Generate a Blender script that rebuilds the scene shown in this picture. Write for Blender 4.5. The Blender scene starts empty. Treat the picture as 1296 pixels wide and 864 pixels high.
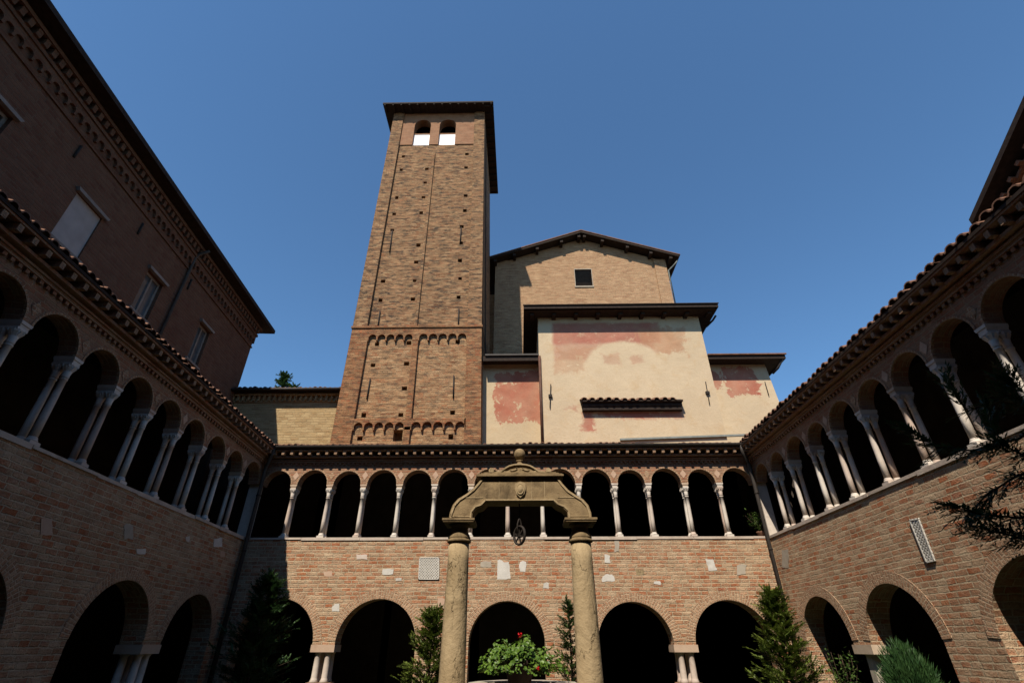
import bpy, math, random
from mathutils import Vector, Matrix
R = math.radians
random.seed(7)
SC = bpy.context.scene
COL = SC.collection

# ------------------------------------------------------------------ camera, sky, sun, exposure
F_PX, PITCH, YAW, CZ = 625.0, R(31.5), R(1.0), 1.6
cam_d = bpy.data.cameras.new('camera'); cam = bpy.data.objects.new('camera', cam_d); COL.objects.link(cam)
cam_d.sensor_width = 36.0; cam_d.lens = F_PX / 1296.0 * 36.0
cam_d.clip_start = 0.05; cam_d.clip_end = 20000
cam.location = (0, 0, CZ); cam.rotation_euler = (R(90) + PITCH, 0, YAW)
SC.camera = cam
SUN_D = Vector((0.335, 1.0, -1.29)).normalized()
SUN_EL = math.asin(-SUN_D.z); SUN_ROT = math.atan2(-SUN_D.x, -SUN_D.y)
w = bpy.data.worlds.new('World'); SC.world = w; w.use_nodes = True
nt = w.node_tree; nt.nodes.clear()
sky = nt.nodes.new('ShaderNodeTexSky'); sky.sky_type = 'NISHITA'; sky.sun_disc = False
sky.sun_elevation = SUN_EL; sky.sun_rotation = SUN_ROT
sky.altitude = 100; sky.air_density = 1.1; sky.dust_density = 0.0; sky.ozone_density = 6.0
bg = nt.nodes.new('ShaderNodeBackground'); bg.inputs['Strength'].default_value = 0.10
wo = nt.nodes.new('ShaderNodeOutputWorld')
tint = nt.nodes.new('ShaderNodeMix'); tint.data_type = 'RGBA'; tint.blend_type = 'MULTIPLY'; tint.inputs[0].default_value = 1.0; tint.inputs[7].default_value = (0.86, 1.05, 1.08, 1)
nt.links.new(sky.outputs[0], tint.inputs[6]); nt.links.new(tint.outputs[2], bg.inputs[0]); nt.links.new(bg.outputs[0], wo.inputs[0])
sun_d = bpy.data.lights.new('sun', 'SUN'); sun_d.energy = 5.0; sun_d.angle = R(0.5); sun_d.color = (1.0, 0.90, 0.76)
sun = bpy.data.objects.new('sun', sun_d); COL.objects.link(sun)
sun.rotation_euler = SUN_D.to_track_quat('-Z', 'Y').to_euler(); sun.location = (-10, -30, 60)
SC.view_settings.view_transform = 'Standard'; SC.view_settings.look = 'None'
SC.view_settings.exposure = 0.55; SC.view_settings.gamma = 1.0
SC.cycles.max_bounces = 6; SC.cycles.diffuse_bounces = 3

# ------------------------------------------------------------------ measuring the photograph (pixel of the 1296 px photo -> point on a real plane)
def ray(px, py):
    r, u, f = px - 648, -(py - 432), F_PX
    y = f * math.cos(PITCH) - u * math.sin(PITCH); z = f * math.sin(PITCH) + u * math.cos(PITCH)
    return Vector((r * math.cos(YAW) - y * math.sin(YAW), r * math.sin(YAW) + y * math.cos(YAW), z))
def atY(px, py, Y):
    d = ray(px, py); return Vector((0, 0, CZ)) + d * (Y / d.y)
def atX(px, py, X):
    d = ray(px, py); return Vector((0, 0, CZ)) + d * (X / d.x)

# ------------------------------------------------------------------ mesh helper
class MB:
    def __init__(s): s.v = []; s.f = []; s.uv = {}; s.sm = set()
    def face(s, pts, uv=None, smooth=False):
        i = len(s.v); s.v += [tuple(p) for p in pts]; k = len(s.f)
        s.f.append(tuple(range(i, i + len(pts))))
        if uv: s.uv[k] = uv
        if smooth: s.sm.add(k)
    def box(s, x0, x1, y0, y1, z0, z1, skip=''):
        P = lambda x, y, z: (x, y, z)
        if 'f' not in skip: s.face([P(x0,y0,z0),P(x1,y0,z0),P(x1,y0,z1),P(x0,y0,z1)])
        if 'b' not in skip: s.face([P(x1,y1,z0),P(x0,y1,z0),P(x0,y1,z1),P(x1,y1,z1)])
        if 'l' not in skip: s.face([P(x0,y1,z0),P(x0,y0,z0),P(x0,y0,z1),P(x0,y1,z1)])
        if 'r' not in skip: s.face([P(x1,y0,z0),P(x1,y1,z0),P(x1,y1,z1),P(x1,y0,z1)])
        if 't' not in skip: s.face([P(x0,y0,z1),P(x1,y0,z1),P(x1,y1,z1),P(x0,y1,z1)])
        if 'd' not in skip: s.face([P(x0,y1,z0),P(x1,y1,z0),P(x1,y0,z0),P(x0,y0,z0)])
    def obox(s, M, sx, sy, sz):
        """box of full size sx,sy,sz transformed by matrix M"""
        c = [M @ Vector((a*sx/2, b*sy/2, d*sz/2)) for a in (-1,1) for b in (-1,1) for d in (-1,1)]
        for q in ((0,1,3,2),(4,6,7,5),(0,4,5,1),(2,3,7,6),(0,2,6,4),(1,5,7,3)): s.face([c[i] for i in q])
    def prism(s, poly, y0, y1):
        """polygon in x,z (counter-clockwise seen from -y) extruded from y0 (front) to y1"""
        s.face([(x, y0, z) for x, z in poly]); s.face([(x, y1, z) for x, z in reversed(poly)])
        n = len(poly)
        for i in range(n):
            a, b = poly[i], poly[(i+1) % n]
            s.face([(b[0],y0,b[1]),(a[0],y0,a[1]),(a[0],y1,a[1]),(b[0],y1,b[1])])
    def lathe(s, prof, c=(0,0,0), seg=16, sq=False, smooth=True, jit=0.0):
        """profile [(r,z)] around the vertical through c"""
        rings = []
        for r, z in prof:
            rings.append([Vector((c[0]+r*math.cos(2*math.pi*(k+.5)/seg), c[1]+r*math.sin(2*math.pi*(k+.5)/seg), c[2]+z)) for k in range(seg)])
        for a, b in zip(rings, rings[1:]):
            for k in range(seg):
                s.face([a[k], a[(k+1)%seg], b[(k+1)%seg], b[k]], smooth=smooth)
        s.face(list(reversed(rings[0]))); s.face(rings[-1])
    def tube(s, path, r, seg=8, r2=None):
        path = [Vector(p) for p in path]; n = len(path); rings = []
        for i, p in enumerate(path):
            t = (path[min(i+1,n-1)] - path[max(i-1,0)]).normalized()
            a = t.cross(Vector((0,0,1)));
            if a.length < 0.05: a = t.cross(Vector((0,1,0)))
            a.normalize(); b = t.cross(a)
            rr = r if r2 is None else r + (r2-r)*i/(n-1)
            rings.append([p + a*rr*math.cos(2*math.pi*k/seg) + b*rr*math.sin(2*math.pi*k/seg) for k in range(seg)])
        for a, b in zip(rings, rings[1:]):
            for k in range(seg): s.face([a[k], b[k], b[(k+1)%seg], a[(k+1)%seg]], smooth=True)
        s.face(rings[0]); s.face(list(reversed(rings[-1])))
    def grid_panel(s, x0, x1, z0, z1, y, holes, depth, thick=None):
        """front face at y with real recessed holes (x0,x1,z0,z1)"""
        xs = sorted(set([x0,x1]+[h[0] for h in holes]+[h[1] for h in holes])); zs = sorted(set([z0,z1]+[h[2] for h in holes]+[h[3] for h in holes]))
        xs = [x for x in xs if x0<=x<=x1]; zs = [z for z in zs if z0<=z<=z1]
        def inh(x, z): return any(h[0]<x<h[1] and h[2]<z<h[3] for h in holes)
        for j in range(len(zs)-1):
            i = 0
            while i < len(xs)-1:
                zc = (zs[j]+zs[j+1])/2
                if inh((xs[i]+xs[i+1])/2, zc): i += 1; continue
                k = i
                while k < len(xs)-1 and not inh((xs[k]+xs[k+1])/2, zc): k += 1
                s.face([(xs[i],y,zs[j]),(xs[k],y,zs[j]),(xs[k],y,zs[j+1]),(xs[i],y,zs[j+1])]); i = k
        for a,b,c,d in holes: s.reveal(a,b,c,d,y,y+depth)
        return s
    def reveal(s, a, b, c, d, y, y1, back=True):
        s.face([(a,y,c),(a,y1,c),(a,y1,d),(a,y,d)][::-1]); s.face([(b,y,c),(b,y1,c),(b,y1,d),(b,y,d)])
        s.face([(a,y,d),(b,y,d),(b,y1,d),(a,y1,d)][::-1]); s.face([(a,y,c),(b,y,c),(b,y1,c),(a,y1,c)])
        if back: s.face([(a,y1,c),(b,y1,c),(b,y1,d),(a,y1,d)])
    def arched_wall(s, x0, x1, z0, z1, ops, y0, y1, seg=20, back=True, raised=()):
        """wall between y0 (front) and y1 with round-headed openings ops = [(xa, xb, z_spring)]; they reach down to z0"""
        ops = sorted(ops); cur = x0
        def quad(xa, xb, za, zb):
            s.face([(xa,y0,za),(xb,y0,za),(xb,y0,zb),(xa,y0,zb)])
            if back: s.face([(xb,y1,za),(xa,y1,za),(xa,y1,zb),(xb,y1,zb)])
        for xa, xb, zs in ops:
            zl = next((r_[2] for r_ in raised if r_[0] < (cur+xa)/2 < r_[1]), z0)
            if xa > cur + 1e-6: quad(cur, xa, zl, z1)
            r = (xb-xa)/2; xc = (xa+xb)/2
            pts = [(xc - r*math.cos(math.pi*k/seg), zs + r*math.sin(math.pi*k/seg)) for k in range(seg+1)]
            for p, q in zip(pts, pts[1:]):
                s.face([(p[0],y0,p[1]),(q[0],y0,q[1]),(q[0],y0,z1),(p[0],y0,z1)])
                if back: s.face([(q[0],y1,q[1]),(p[0],y1,p[1]),(p[0],y1,z1),(q[0],y1,z1)])
                s.face([(q[0],y0,q[1]),(p[0],y0,p[1]),(p[0],y1,p[1]),(q[0],y1,q[1])])
            rl = any(r_[0] < xa-.02 < r_[1] for r_ in raised); rr_ = any(r_[0] < xb+.02 < r_[1] for r_ in raised)
            if zs > z0 + 1e-6 and not rl:
                s.face([(xa,y0,z0),(xa,y1,z0),(xa,y1,zs),(xa,y0,zs)][::-1])
            if zs > z0 + 1e-6 and not rr_:
                s.face([(xb,y0,z0),(xb,y1,z0),(xb,y1,zs),(xb,y0,zs)])
            cur = xb
        if x1 > cur + 1e-6: quad(cur, x1, z0, z1)
        s.face([(x0,y1,z0),(x0,y0,z0),(x0,y0,z1),(x0,y1,z1)]); s.face([(x1,y0,z0),(x1,y1,z0),(x1,y1,z1),(x1,y0,z1)])
        s.face([(x0,y0,z1),(x1,y0,z1),(x1,y1,z1),(x0,y1,z1)])
        edges = [x0] + [e for o in ops for e in (o[0], o[1])] + [x1]
        for a, b in zip(edges[::2], edges[1::2]):
            zl = next((r_[2] for r_ in raised if r_[0] < (a+b)/2 < r_[1]), z0)
            if b > a + 1e-6: s.face([(a,y1,zl),(b,y1,zl),(b,y0,zl),(a,y0,zl)])
            if False: s.face([(a,y1,z0),(b,y1,z0),(b,y0,z0),(a,y0,z0)])
        return s
    def ring(s, xc, zs, r0, r1, y0, y1, a0=0.0, a1=math.pi, seg=36, leg=0.0):
        """flat arch ring with polar uv (radial, arc length)"""
        pts = []
        for k in range(seg+1):
            a = a0 + (a1-a0)*k/seg
            pts.append((math.cos(a), math.sin(a), a))
        rm = (r0+r1)/2
        for (c0,s0,t0),(c1,s1,t1) in zip(pts, pts[1:]):
            uv = [(0,t0*rm),(r1-r0,t0*rm),(r1-r0,t1*rm),(0,t1*rm)]
            A=(xc+r0*c0,y0,zs+r0*s0); B=(xc+r1*c0,y0,zs+r1*s0); C=(xc+r1*c1,y0,zs+r1*s1); D=(xc+r0*c1,y0,zs+r0*s1)
            s.face([A,B,C,D], uv)
            bk = lambda p: (p[0],y1,p[2])
            s.face([B,bk(B),bk(C),C]); s.face([bk(A),A,D,bk(D)])
        return s
    def build(s, name, mat, parent=None, warp=None):
        me = bpy.data.meshes.new(name)
        vs = s.v if warp is None else [warp(p) for p in s.v]
        me.from_pydata(vs, [], s.f)
        lay = me.uv_layers.new(name='UVMap'); d = lay.data
        for p in me.polygons:
            if p.index in s.uv:
                for li, c in zip(p.loop_indices, s.uv[p.index]): d[li].uv = c
            else:
                n = p.normal
                for li in p.loop_indices:
                    co = s.v[me.loops[li].vertex_index]
                    if abs(n.z) > 0.75: d[li].uv = (co[0], co[1])
                    elif abs(n.y) >= abs(n.x): d[li].uv = (co[0], co[2])
                    else: d[li].uv = (co[1], co[2])
            p.use_smooth = p.index in s.sm
        me.materials.append(mat); me.update()
        if s.sm:
            import bmesh
            bm = bmesh.new(); bm.from_mesh(me); bmesh.ops.remove_doubles(bm, verts=bm.verts, dist=1e-5); bm.to_mesh(me); bm.free()
        o = bpy.data.objects.new(name, me); COL.objects.link(o)
        if parent: o.parent = parent
        return o

def thing(name, label, cat, loc=(0,0,0), rotz=0.0, group=None):
    o = bpy.data.objects.new(name, None); COL.objects.link(o)
    o.empty_display_size = 0.3; o.location = loc; o.rotation_euler = (0,0,rotz)
    o['label'] = label; o['category'] = cat
    if group: o['group'] = group
    return o
def tag(o, label, cat, group=None):
    o['label'] = label; o['category'] = cat
    if group: o['group'] = group
    return o
def structure(o): o['kind'] = 'structure'; return o
def copy_child(o, parent, loc=None, rot=None):
    c = o.copy(); COL.objects.link(c); c.parent = parent
    if loc is not None: c.location = loc
    if rot is not None: c.rotation_euler = rot
    for ch in list(o.children): copy_child(ch, c)
    return c

# ------------------------------------------------------------------ materials
class NT:
    def __init__(s, name):
        s.m = bpy.data.materials.new(name); s.m.use_nodes = True; s.t = s.m.node_tree; s.t.nodes.clear()
        s.out = s.n('ShaderNodeOutputMaterial'); s.b = s.n('ShaderNodeBsdfPrincipled')
        s.t.links.new(s.b.outputs[0], s.out.inputs[0]); s.b.inputs['Roughness'].default_value = 0.9
        s.b.inputs['Specular IOR Level'].default_value = 0.15
    def n(s, t, **k):
        x = s.t.nodes.new(t)
        for a, v in k.items(): setattr(x, a, v)
        return x
    def l(s, a, b): s.t.links.new(a, b)
    def put(s, sock, v):
        if hasattr(v, 'is_linked'): s.l(v, sock)
        elif isinstance(v, tuple) and len(v) == 3 and sock.type == 'RGBA': sock.default_value = (*v, 1)
        else: sock.default_value = v
    def math(s, op, a, b=0.5, clamp=False):
        x = s.n('ShaderNodeMath', operation=op, use_clamp=clamp); s.put(x.inputs[0], a); s.put(x.inputs[1], b); return x.outputs[0]
    def mix(s, f, a, b, blend='MIX'):
        x = s.n('ShaderNodeMix', data_type='RGBA', blend_type=blend); s.put(x.inputs[0], f); s.put(x.inputs[6], a); s.put(x.inputs[7], b); return x.outputs[2]
    def noise(s, vec, scale, detail=4, rough=0.6, dist=0.0):
        x = s.n('ShaderNodeTexNoise'); s.put(x.inputs['Vector'], vec)
        x.inputs['Scale'].default_value = scale; x.inputs['Detail'].default_value = detail; x.inputs['Roughness'].default_value = rough; x.inputs['Distortion'].default_value = dist
        return x
    def ramp(s, f, stops, interp='LINEAR'):
        x = s.n('ShaderNodeValToRGB'); s.put(x.inputs[0], f); cr = x.color_ramp; cr.interpolation = interp
        while len(cr.elements) > 1: cr.elements.remove(cr.elements[-1])
        for i, (p, c) in enumerate(stops):
            e = cr.elements[0] if i == 0 else cr.elements.new(p)
            e.position = p; e.color = (*c, 1) if len(c) == 3 else c
        return x.outputs[0]
    def step(s, f, a, b):
        x = s.n('ShaderNodeMapRange'); s.put(x.inputs[0], f); x.inputs[1].default_value = a; x.inputs[2].default_value = b; return x.outputs[0]
    def bump(s, h, strength, dist):
        x = s.n('ShaderNodeBump'); s.put(x.inputs['Height'], h); x.inputs['Strength'].default_value = strength; x.inputs['Distance'].default_value = dist
        s.l(x.outputs[0], s.b.inputs['Normal'])
    def obj(s): return s.n('ShaderNodeTexCoord').outputs['Object']
    def uv(s): return s.n('ShaderNodeTexCoord').outputs['UV']
    def done(s, col, rough=None):
        s.put(s.b.inputs['Base Color'], col)
        if rough is not None: s.put(s.b.inputs['Roughness'], rough)
        return s.m

def dim(c, k=0.72): return tuple(x*k for x in c)
def brick_mat(name, palette, mortar, row=0.11, width=0.3, msize=0.014, bump=0.012, wob=0.017, stain=(0.55, 1.15), soot=0.0, mortar_wash=0.35, rough_scale=28, streak=0.35, drift=0.4, jag=1.0):
    palette = [dim(c) for c in palette]; mortar = dim(mortar)
    t = NT(name); uv = t.uv(); ob = t.obj()
    def off(vec, scale, amp, ax=(1,1,1)):
        mp = t.n('ShaderNodeMapping'); t.l(vec, mp.inputs[0]); mp.inputs['Scale'].default_value = ax
        z = t.noise(mp.outputs[0], scale, 3, 0.6); sb = t.n('ShaderNodeVectorMath', operation='SUBTRACT'); t.l(z.outputs['Color'], sb.inputs[0]); sb.inputs[1].default_value = (.5,.5,.5)
        mu = t.n('ShaderNodeVectorMath', operation='MULTIPLY'); t.l(sb.outputs[0], mu.inputs[0]); mu.inputs[1].default_value = amp
        ad = t.n('ShaderNodeVectorMath', operation='ADD'); t.l(vec, ad.inputs[0]); t.l(mu.outputs[0], ad.inputs[1]); return ad.outputs[0]
    v = off(uv, 0.9, (wob*9, wob*2.2, 0)); v = off(v, 14, (wob*3*jag, wob*2.4*jag, 0), (.6,1,1))
    br = t.n('ShaderNodeTexBrick'); t.l(v, br.inputs['Vector'])
    br.offset = 0.43; br.offset_frequency = 2; br.squash = 0.8; br.squash_frequency = 3
    br.inputs['Color1'].default_value = (0,0,0,1); br.inputs['Color2'].default_value = (1,1,1,1); br.inputs['Mortar'].default_value = (.5,.5,.5,1)
    br.inputs['Scale'].default_value = 1.0; br.inputs['Mortar Size'].default_value = msize; br.inputs['Mortar Smooth'].default_value = 0.5
    br.inputs['Brick Width'].default_value = width; br.inputs['Row Height'].default_value = row
    big = t.noise(ob, 0.45, 5, 0.65); mid = t.noise(ob, 2.2, 4, 0.6); fine = t.noise(ob, rough_scale, 4, 0.7)
    mp = t.n('ShaderNodeMapping'); t.l(uv, mp.inputs[0]); mp.inputs['Scale'].default_value = (1.3, 9.0, 1)
    stk = t.noise(mp.outputs[0], 1.0, 5, 0.7)
    f = t.math('ADD', t.math('MULTIPLY', br.outputs['Color'], 1.0-drift), t.math('MULTIPLY', t.step(big.outputs[0], 0.3, 0.7), drift))
    n = len(palette); col = t.ramp(f, [(i/(n-1), c) for i, c in enumerate(palette)])
    wash = t.math('MULTIPLY', t.step(mid.outputs[0], 0.45, 0.7), mortar_wash, True)
    wash = t.math('MULTIPLY', wash, t.step(fine.outputs[0], .3, .6), True)
    mf = t.math('MAXIMUM', br.outputs['Fac'], wash)
    col = t.mix(mf, col, mortar)
    v = t.math('ADD', t.math('MULTIPLY', t.step(fine.outputs[0], 0.25, 0.75), 0.6-streak*.5), t.math('ADD', t.math('MULTIPLY', t.step(mid.outputs[0], 0.25, 0.75), 0.4-streak*.5), t.math('MULTIPLY', t.step(stk.outputs[0], 0.3, 0.7), streak)))
    lum = t.n('ShaderNodeMapRange'); t.l(v, lum.inputs[0]); lum.inputs[1].default_value = .15; lum.inputs[2].default_value = .85; lum.inputs[3].default_value = stain[0]; lum.inputs[4].default_value = stain[1]
    cc = t.n('ShaderNodeCombineColor'); [t.l(lum.outputs[0], cc.inputs[i]) for i in range(3)]
    col = t.mix(1.0, col, cc.outputs[0], 'MULTIPLY')
    if soot > 0:
        mp2 = t.n('ShaderNodeMapping'); t.l(uv, mp2.inputs[0]); mp2.inputs['Scale'].default_value = (1.1, 3.6, 1)
        so = t.noise(mp2.outputs[0], 1.6, 7, 0.75, 0.3); col = t.mix(t.math('MULTIPLY', t.step(so.outputs[0], 0.49, 0.60), soot, True), col, (0.04, 0.034, 0.028))
    h = t.math('ADD', t.math('MULTIPLY', t.math('SUBTRACT', 1.0, br.outputs['Fac']), 0.75), t.math('MULTIPLY', fine.outputs[0], 0.7))
    h = t.math('ADD', h, t.math('MULTIPLY', br.outputs['Color'], 0.4)); h = t.math('ADD', h, t.math('MULTIPLY', stk.outputs[0], 0.5))
    t.bump(h, 1.0, bump)
    return t.done(col)

def stone_mat(name, c1, c2, dark, scale=3.0, bump=0.006, dk=0.5, rnd=0.0, k=0.75):
    c1, c2, dark = dim(c1, k), dim(c2, k), dim(dark, k)
    t = NT(name); ob = t.obj()
    a = t.noise(ob, scale, 5, 0.65); b = t.noise(ob, scale*0.35, 5, 0.7, 0.8); c = t.noise(ob, scale*14, 3, 0.6)
    col = t.mix(t.step(a.outputs[0], .3, .7), c1, c2)
    col = t.mix(t.math('MULTIPLY', t.step(b.outputs[0], .52, .72), dk, True), col, dark)
    if rnd:
        oi = t.n('ShaderNodeObjectInfo'); col = t.mix(t.math('MULTIPLY', t.math('POWER', oi.outputs['Random'], 2.2), rnd), col, (0.32, 0.18, 0.12))
    t.bump(t.math('ADD', a.outputs[0], t.math('MULTIPLY', c.outputs[0], 0.5)), 0.8, bump)
    return t.done(col)

def plain_mat(name, c, rough=0.8, var=0.25, scale=6.0, bump=0.0, metal=0.0):
    if name not in ('white_board',): c = dim(c, 0.75)
    t = NT(name); ob = t.obj(); a = t.noise(ob, scale, 4, 0.6)
    col = t.mix(t.step(a.outputs[0], .3, .7), tuple(x*(1-var) for x in c), tuple(min(1, x*(1+var)) for x in c))
    if bump: t.bump(a.outputs[0], 0.7, bump)
    t.b.inputs['Metallic'].default_value = metal
    return t.done(col, rough)

def leaf_mat(name, c1, c2, rough=0.55, scale=9.0):
    t = NT(name); ob = t.obj(); a = t.noise(ob, scale, 3, 0.6)
    col = t.mix(t.step(a.outputs[0], .32, .68), c1, c2)
    t.put(t.b.inputs['Base Color'], col); t.b.inputs['Roughness'].default_value = rough; t.b.inputs['Specular IOR Level'].default_value = 0.3
    tr = t.n('ShaderNodeBsdfTranslucent'); t.l(col, tr.inputs[0])
    ms = t.n('ShaderNodeMixShader'); ms.inputs[0].default_value = 0.22
    t.l(t.b.outputs[0], ms.inputs[1]); t.l(tr.outputs[0], ms.inputs[2]); t.l(ms.outputs[0], t.out.inputs[0])
    return t.m

M = {}
M['cloister_brick'] = brick_mat('cloister_brick', [(0.485,0.137,0.057),(0.582,0.242,0.114),(0.485,0.263,0.151),(0.660,0.462,0.296),(0.524,0.179,0.078),(0.621,0.420,0.260),(0.446,0.147,0.073),(0.660,0.473,0.302)], (0.718,0.557,0.369), row=0.104, width=0.28, msize=0.0155, bump=0.045, mortar_wash=0.72, stain=(.5,1.15), streak=.4, drift=.5)
M['arch_brick'] = brick_mat('arch_brick', [(.46,.20,.11),(.56,.33,.195),(.42,.22,.125),(.60,.39,.24),(.50,.16,.08)], (.66,.48,.32), row=0.072, width=0.125, msize=0.014, bump=0.03, mortar_wash=0.35, wob=0.005, drift=.35)
M['spandrel_brick'] = brick_mat('spandrel_brick', [(0.300,0.103,0.057),(0.420,0.185,0.104),(0.380,0.206,0.133),(0.460,0.309,0.199)], (0.440,0.299,0.190), row=0.09, width=0.26, mortar_wash=0.9, bump=0.012)
M['tower_brick'] = brick_mat('tower_brick', [(0.192,0.070,0.033),(0.349,0.162,0.080),(0.452,0.254,0.130),(0.383,0.200,0.100),(0.530,0.336,0.179),(0.429,0.156,0.070)], (0.507,0.319,0.171), row=0.10, width=0.28, msize=0.014, bump=0.045, mortar_wash=0.6, soot=0.85, stain=(0.3,1.3), streak=.65, drift=.2)
M['tower_low'] = brick_mat('tower_low', [(0.306,0.099,0.046),(0.487,0.225,0.107),(0.542,0.319,0.162),(0.487,0.259,0.130),(0.623,0.402,0.220),(0.497,0.181,0.081)], (0.600,0.391,0.211), row=0.10, width=0.28, msize=0.014, bump=0.045, mortar_wash=0.75, soot=0.6, stain=(0.35,1.25), streak=.65, drift=.2)
M['tower_corner'] = brick_mat('tower_corner', [(0.269,0.073,0.031),(0.443,0.153,0.067),(0.453,0.237,0.116),(0.377,0.153,0.070),(0.507,0.284,0.145),(0.356,0.100,0.043)], (0.464,0.279,0.140), row=0.10, width=0.28, msize=0.014, bump=0.045, mortar_wash=0.5, soot=0.6, stain=(0.35,1.25), streak=.65, drift=.3)
M['tower_red'] = brick_mat('tower_red', [(0.359,0.169,0.095),(0.408,0.204,0.113),(0.429,0.233,0.135),(0.379,0.179,0.100)], (0.419,0.249,0.149), row=0.125, width=0.36, bump=0.012, mortar_wash=0.5, soot=0.15, streak=.3)
M['nave_brick'] = brick_mat('nave_brick', [(0.389,0.193,0.106),(0.530,0.310,0.176),(0.595,0.382,0.220),(0.487,0.280,0.158),(0.626,0.417,0.246)], (0.626,0.422,0.251), row=0.12, width=0.36, mortar_wash=0.7, bump=0.025, stain=(.5,1.15), streak=.5)
M['link_brick'] = brick_mat('link_brick', [(.38,0.233,0.112),(.54,0.369,0.181),(.60,0.436,0.232),(.46,0.301,0.146),(.62,0.466,0.258)], (.58,0.427,0.232), row=0.12, width=0.36, mortar_wash=0.8, bump=0.03, streak=.5)
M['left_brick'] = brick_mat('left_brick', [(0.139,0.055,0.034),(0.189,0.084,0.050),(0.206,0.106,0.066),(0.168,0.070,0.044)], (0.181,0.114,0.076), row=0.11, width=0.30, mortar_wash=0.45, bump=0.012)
M['marble'] = stone_mat('marble', (.64,.58,.51), (.76,.70,.62), (.40,.33,.27), 6, 0.006, 0.6, rnd=0.6)
M['sill_stone'] = stone_mat('sill_stone', (.48,.38,.31), (.62,.53,.44), (.28,.20,.15), 3, 0.012, 0.7)
M['white_marble'] = stone_mat('white_marble', (.56,.53,.48), (.70,.67,.61), (.34,.30,.25), 5, 0.012, 0.7)
M['grey_stone'] = stone_mat('grey_stone', (.38,.33,.26), (.48,.42,.34), (.25,.21,.16), 6, 0.006, 0.4)
M['pink_stone'] = stone_mat('pink_stone', (.50,.33,.23), (.58,.42,.31), (.36,.22,.15), 6, 0.005, 0.4)
M['impost_stone'] = stone_mat('impost_stone', (.52,.40,.29), (.60,.48,.36), (.33,.22,.15), 5, 0.006, 0.5, rnd=0.4)
def eroded(name, c1, c2, dark):
    c1, c2, dark = dim(c1, .75), dim(c2, .75), dim(dark, .75)
    t = NT(name); ob = t.obj(); a = t.noise(ob, 4, 6, .68); b = t.noise(ob, 1.5, 6, .72, 1.0); c = t.noise(ob, 45, 3, .6)
    mp = t.n('ShaderNodeMapping'); t.l(ob, mp.inputs[0]); mp.inputs['Scale'].default_value = (1.5, 1.5, .55)
    dn = t.noise(mp.outputs[0], 2.2, 5, .65); ad = t.n('ShaderNodeVectorMath', operation='ADD'); t.l(mp.outputs[0], ad.inputs[0])
    sc = t.n('ShaderNodeVectorMath', operation='SCALE'); t.l(dn.outputs['Color'], sc.inputs[0]); sc.inputs['Scale'].default_value = .8; t.l(sc.outputs[0], ad.inputs[1])
    vo = t.n('ShaderNodeTexVoronoi', feature='DISTANCE_TO_EDGE'); t.l(ad.outputs[0], vo.inputs['Vector']); vo.inputs['Scale'].default_value = 2.6
    crack = t.math('MULTIPLY', t.step(vo.outputs['Distance'], .035, .0), t.step(b.outputs[0], .46, .6), True)
    mp = t.n('ShaderNodeMapping'); t.l(ob, mp.inputs[0]); mp.inputs['Scale'].default_value = (6, 6, .8); run = t.noise(mp.outputs[0], 1.0, 5, .7)
    col = t.mix(t.step(a.outputs[0], .3, .7), c1, c2)
    col = t.mix(t.math('MULTIPLY', t.step(run.outputs[0], .5, .72), .5, True), col, dim(c1, .62))
    col = t.mix(t.math('MULTIPLY', t.step(b.outputs[0], .54, .7), .6, True), col, dark)
    col = t.mix(t.math('MULTIPLY', crack, .6, True), col, dim(dark, .6))
    h = t.math('ADD', t.math('MULTIPLY', b.outputs[0], 1.2), t.math('MULTIPLY', c.outputs[0], .25)); h = t.math('SUBTRACT', h, t.math('MULTIPLY', crack, .5)); h = t.math('ADD', h, a.outputs[0])
    t.bump(h, .9, .018)
    return t.done(col)
M['sandstone'] = eroded('sandstone', (.34,.25,.14), (.47,.36,.215), (.19,.135,.07))
M['well_stone'] = stone_mat('well_stone', (.18,.125,.068), (.35,.255,.14), (.05,.036,.02), 7, 0.012, 1.0)
M['tile'] = stone_mat('tile', (.17,.085,.055), (.27,.15,.10), (.07,.05,.04), 4, 0.006, 0.7)
M['wood'] = plain_mat('wood', (.036,.024,.018), 0.8, 0.35, 8, 0.004)
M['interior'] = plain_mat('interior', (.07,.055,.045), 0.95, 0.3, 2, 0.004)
M['gutter'] = plain_mat('gutter', (.075,.065,.058), 0.55, 0.2, 4)
M['copper'] = plain_mat('copper', (.12,.06,.04), 0.6, 0.25, 5)
M['zinc'] = plain_mat('zinc', (.24,.26,.24), 0.6, 0.2, 5)
M['iron'] = plain_mat('iron', (.035,.028,.024), 0.7, 0.3, 20, 0.003)
M['glass'] = plain_mat('glass', (.10,.11,.12), 0.12, 0.2, 2); M['glass'].node_tree.nodes['Principled BSDF'].inputs['Specular IOR Level'].default_value = 0.5
M['frame_paint'] = plain_mat('frame_paint', (.26,.22,.19), 0.7, 0.2, 4)
M['blind_paint'] = plain_mat('blind_paint', (.40,.36,.34), 0.9, 0.12, 2.5, 0.003)
M['white_board'] = plain_mat('white_board', (.88,.86,.86), 0.8, 0.03, 3)
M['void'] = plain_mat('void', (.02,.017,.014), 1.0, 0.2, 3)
M['bark'] = plain_mat('bark', (.085,.058,.04), 0.95, 0.35, 14, 0.008)

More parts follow.
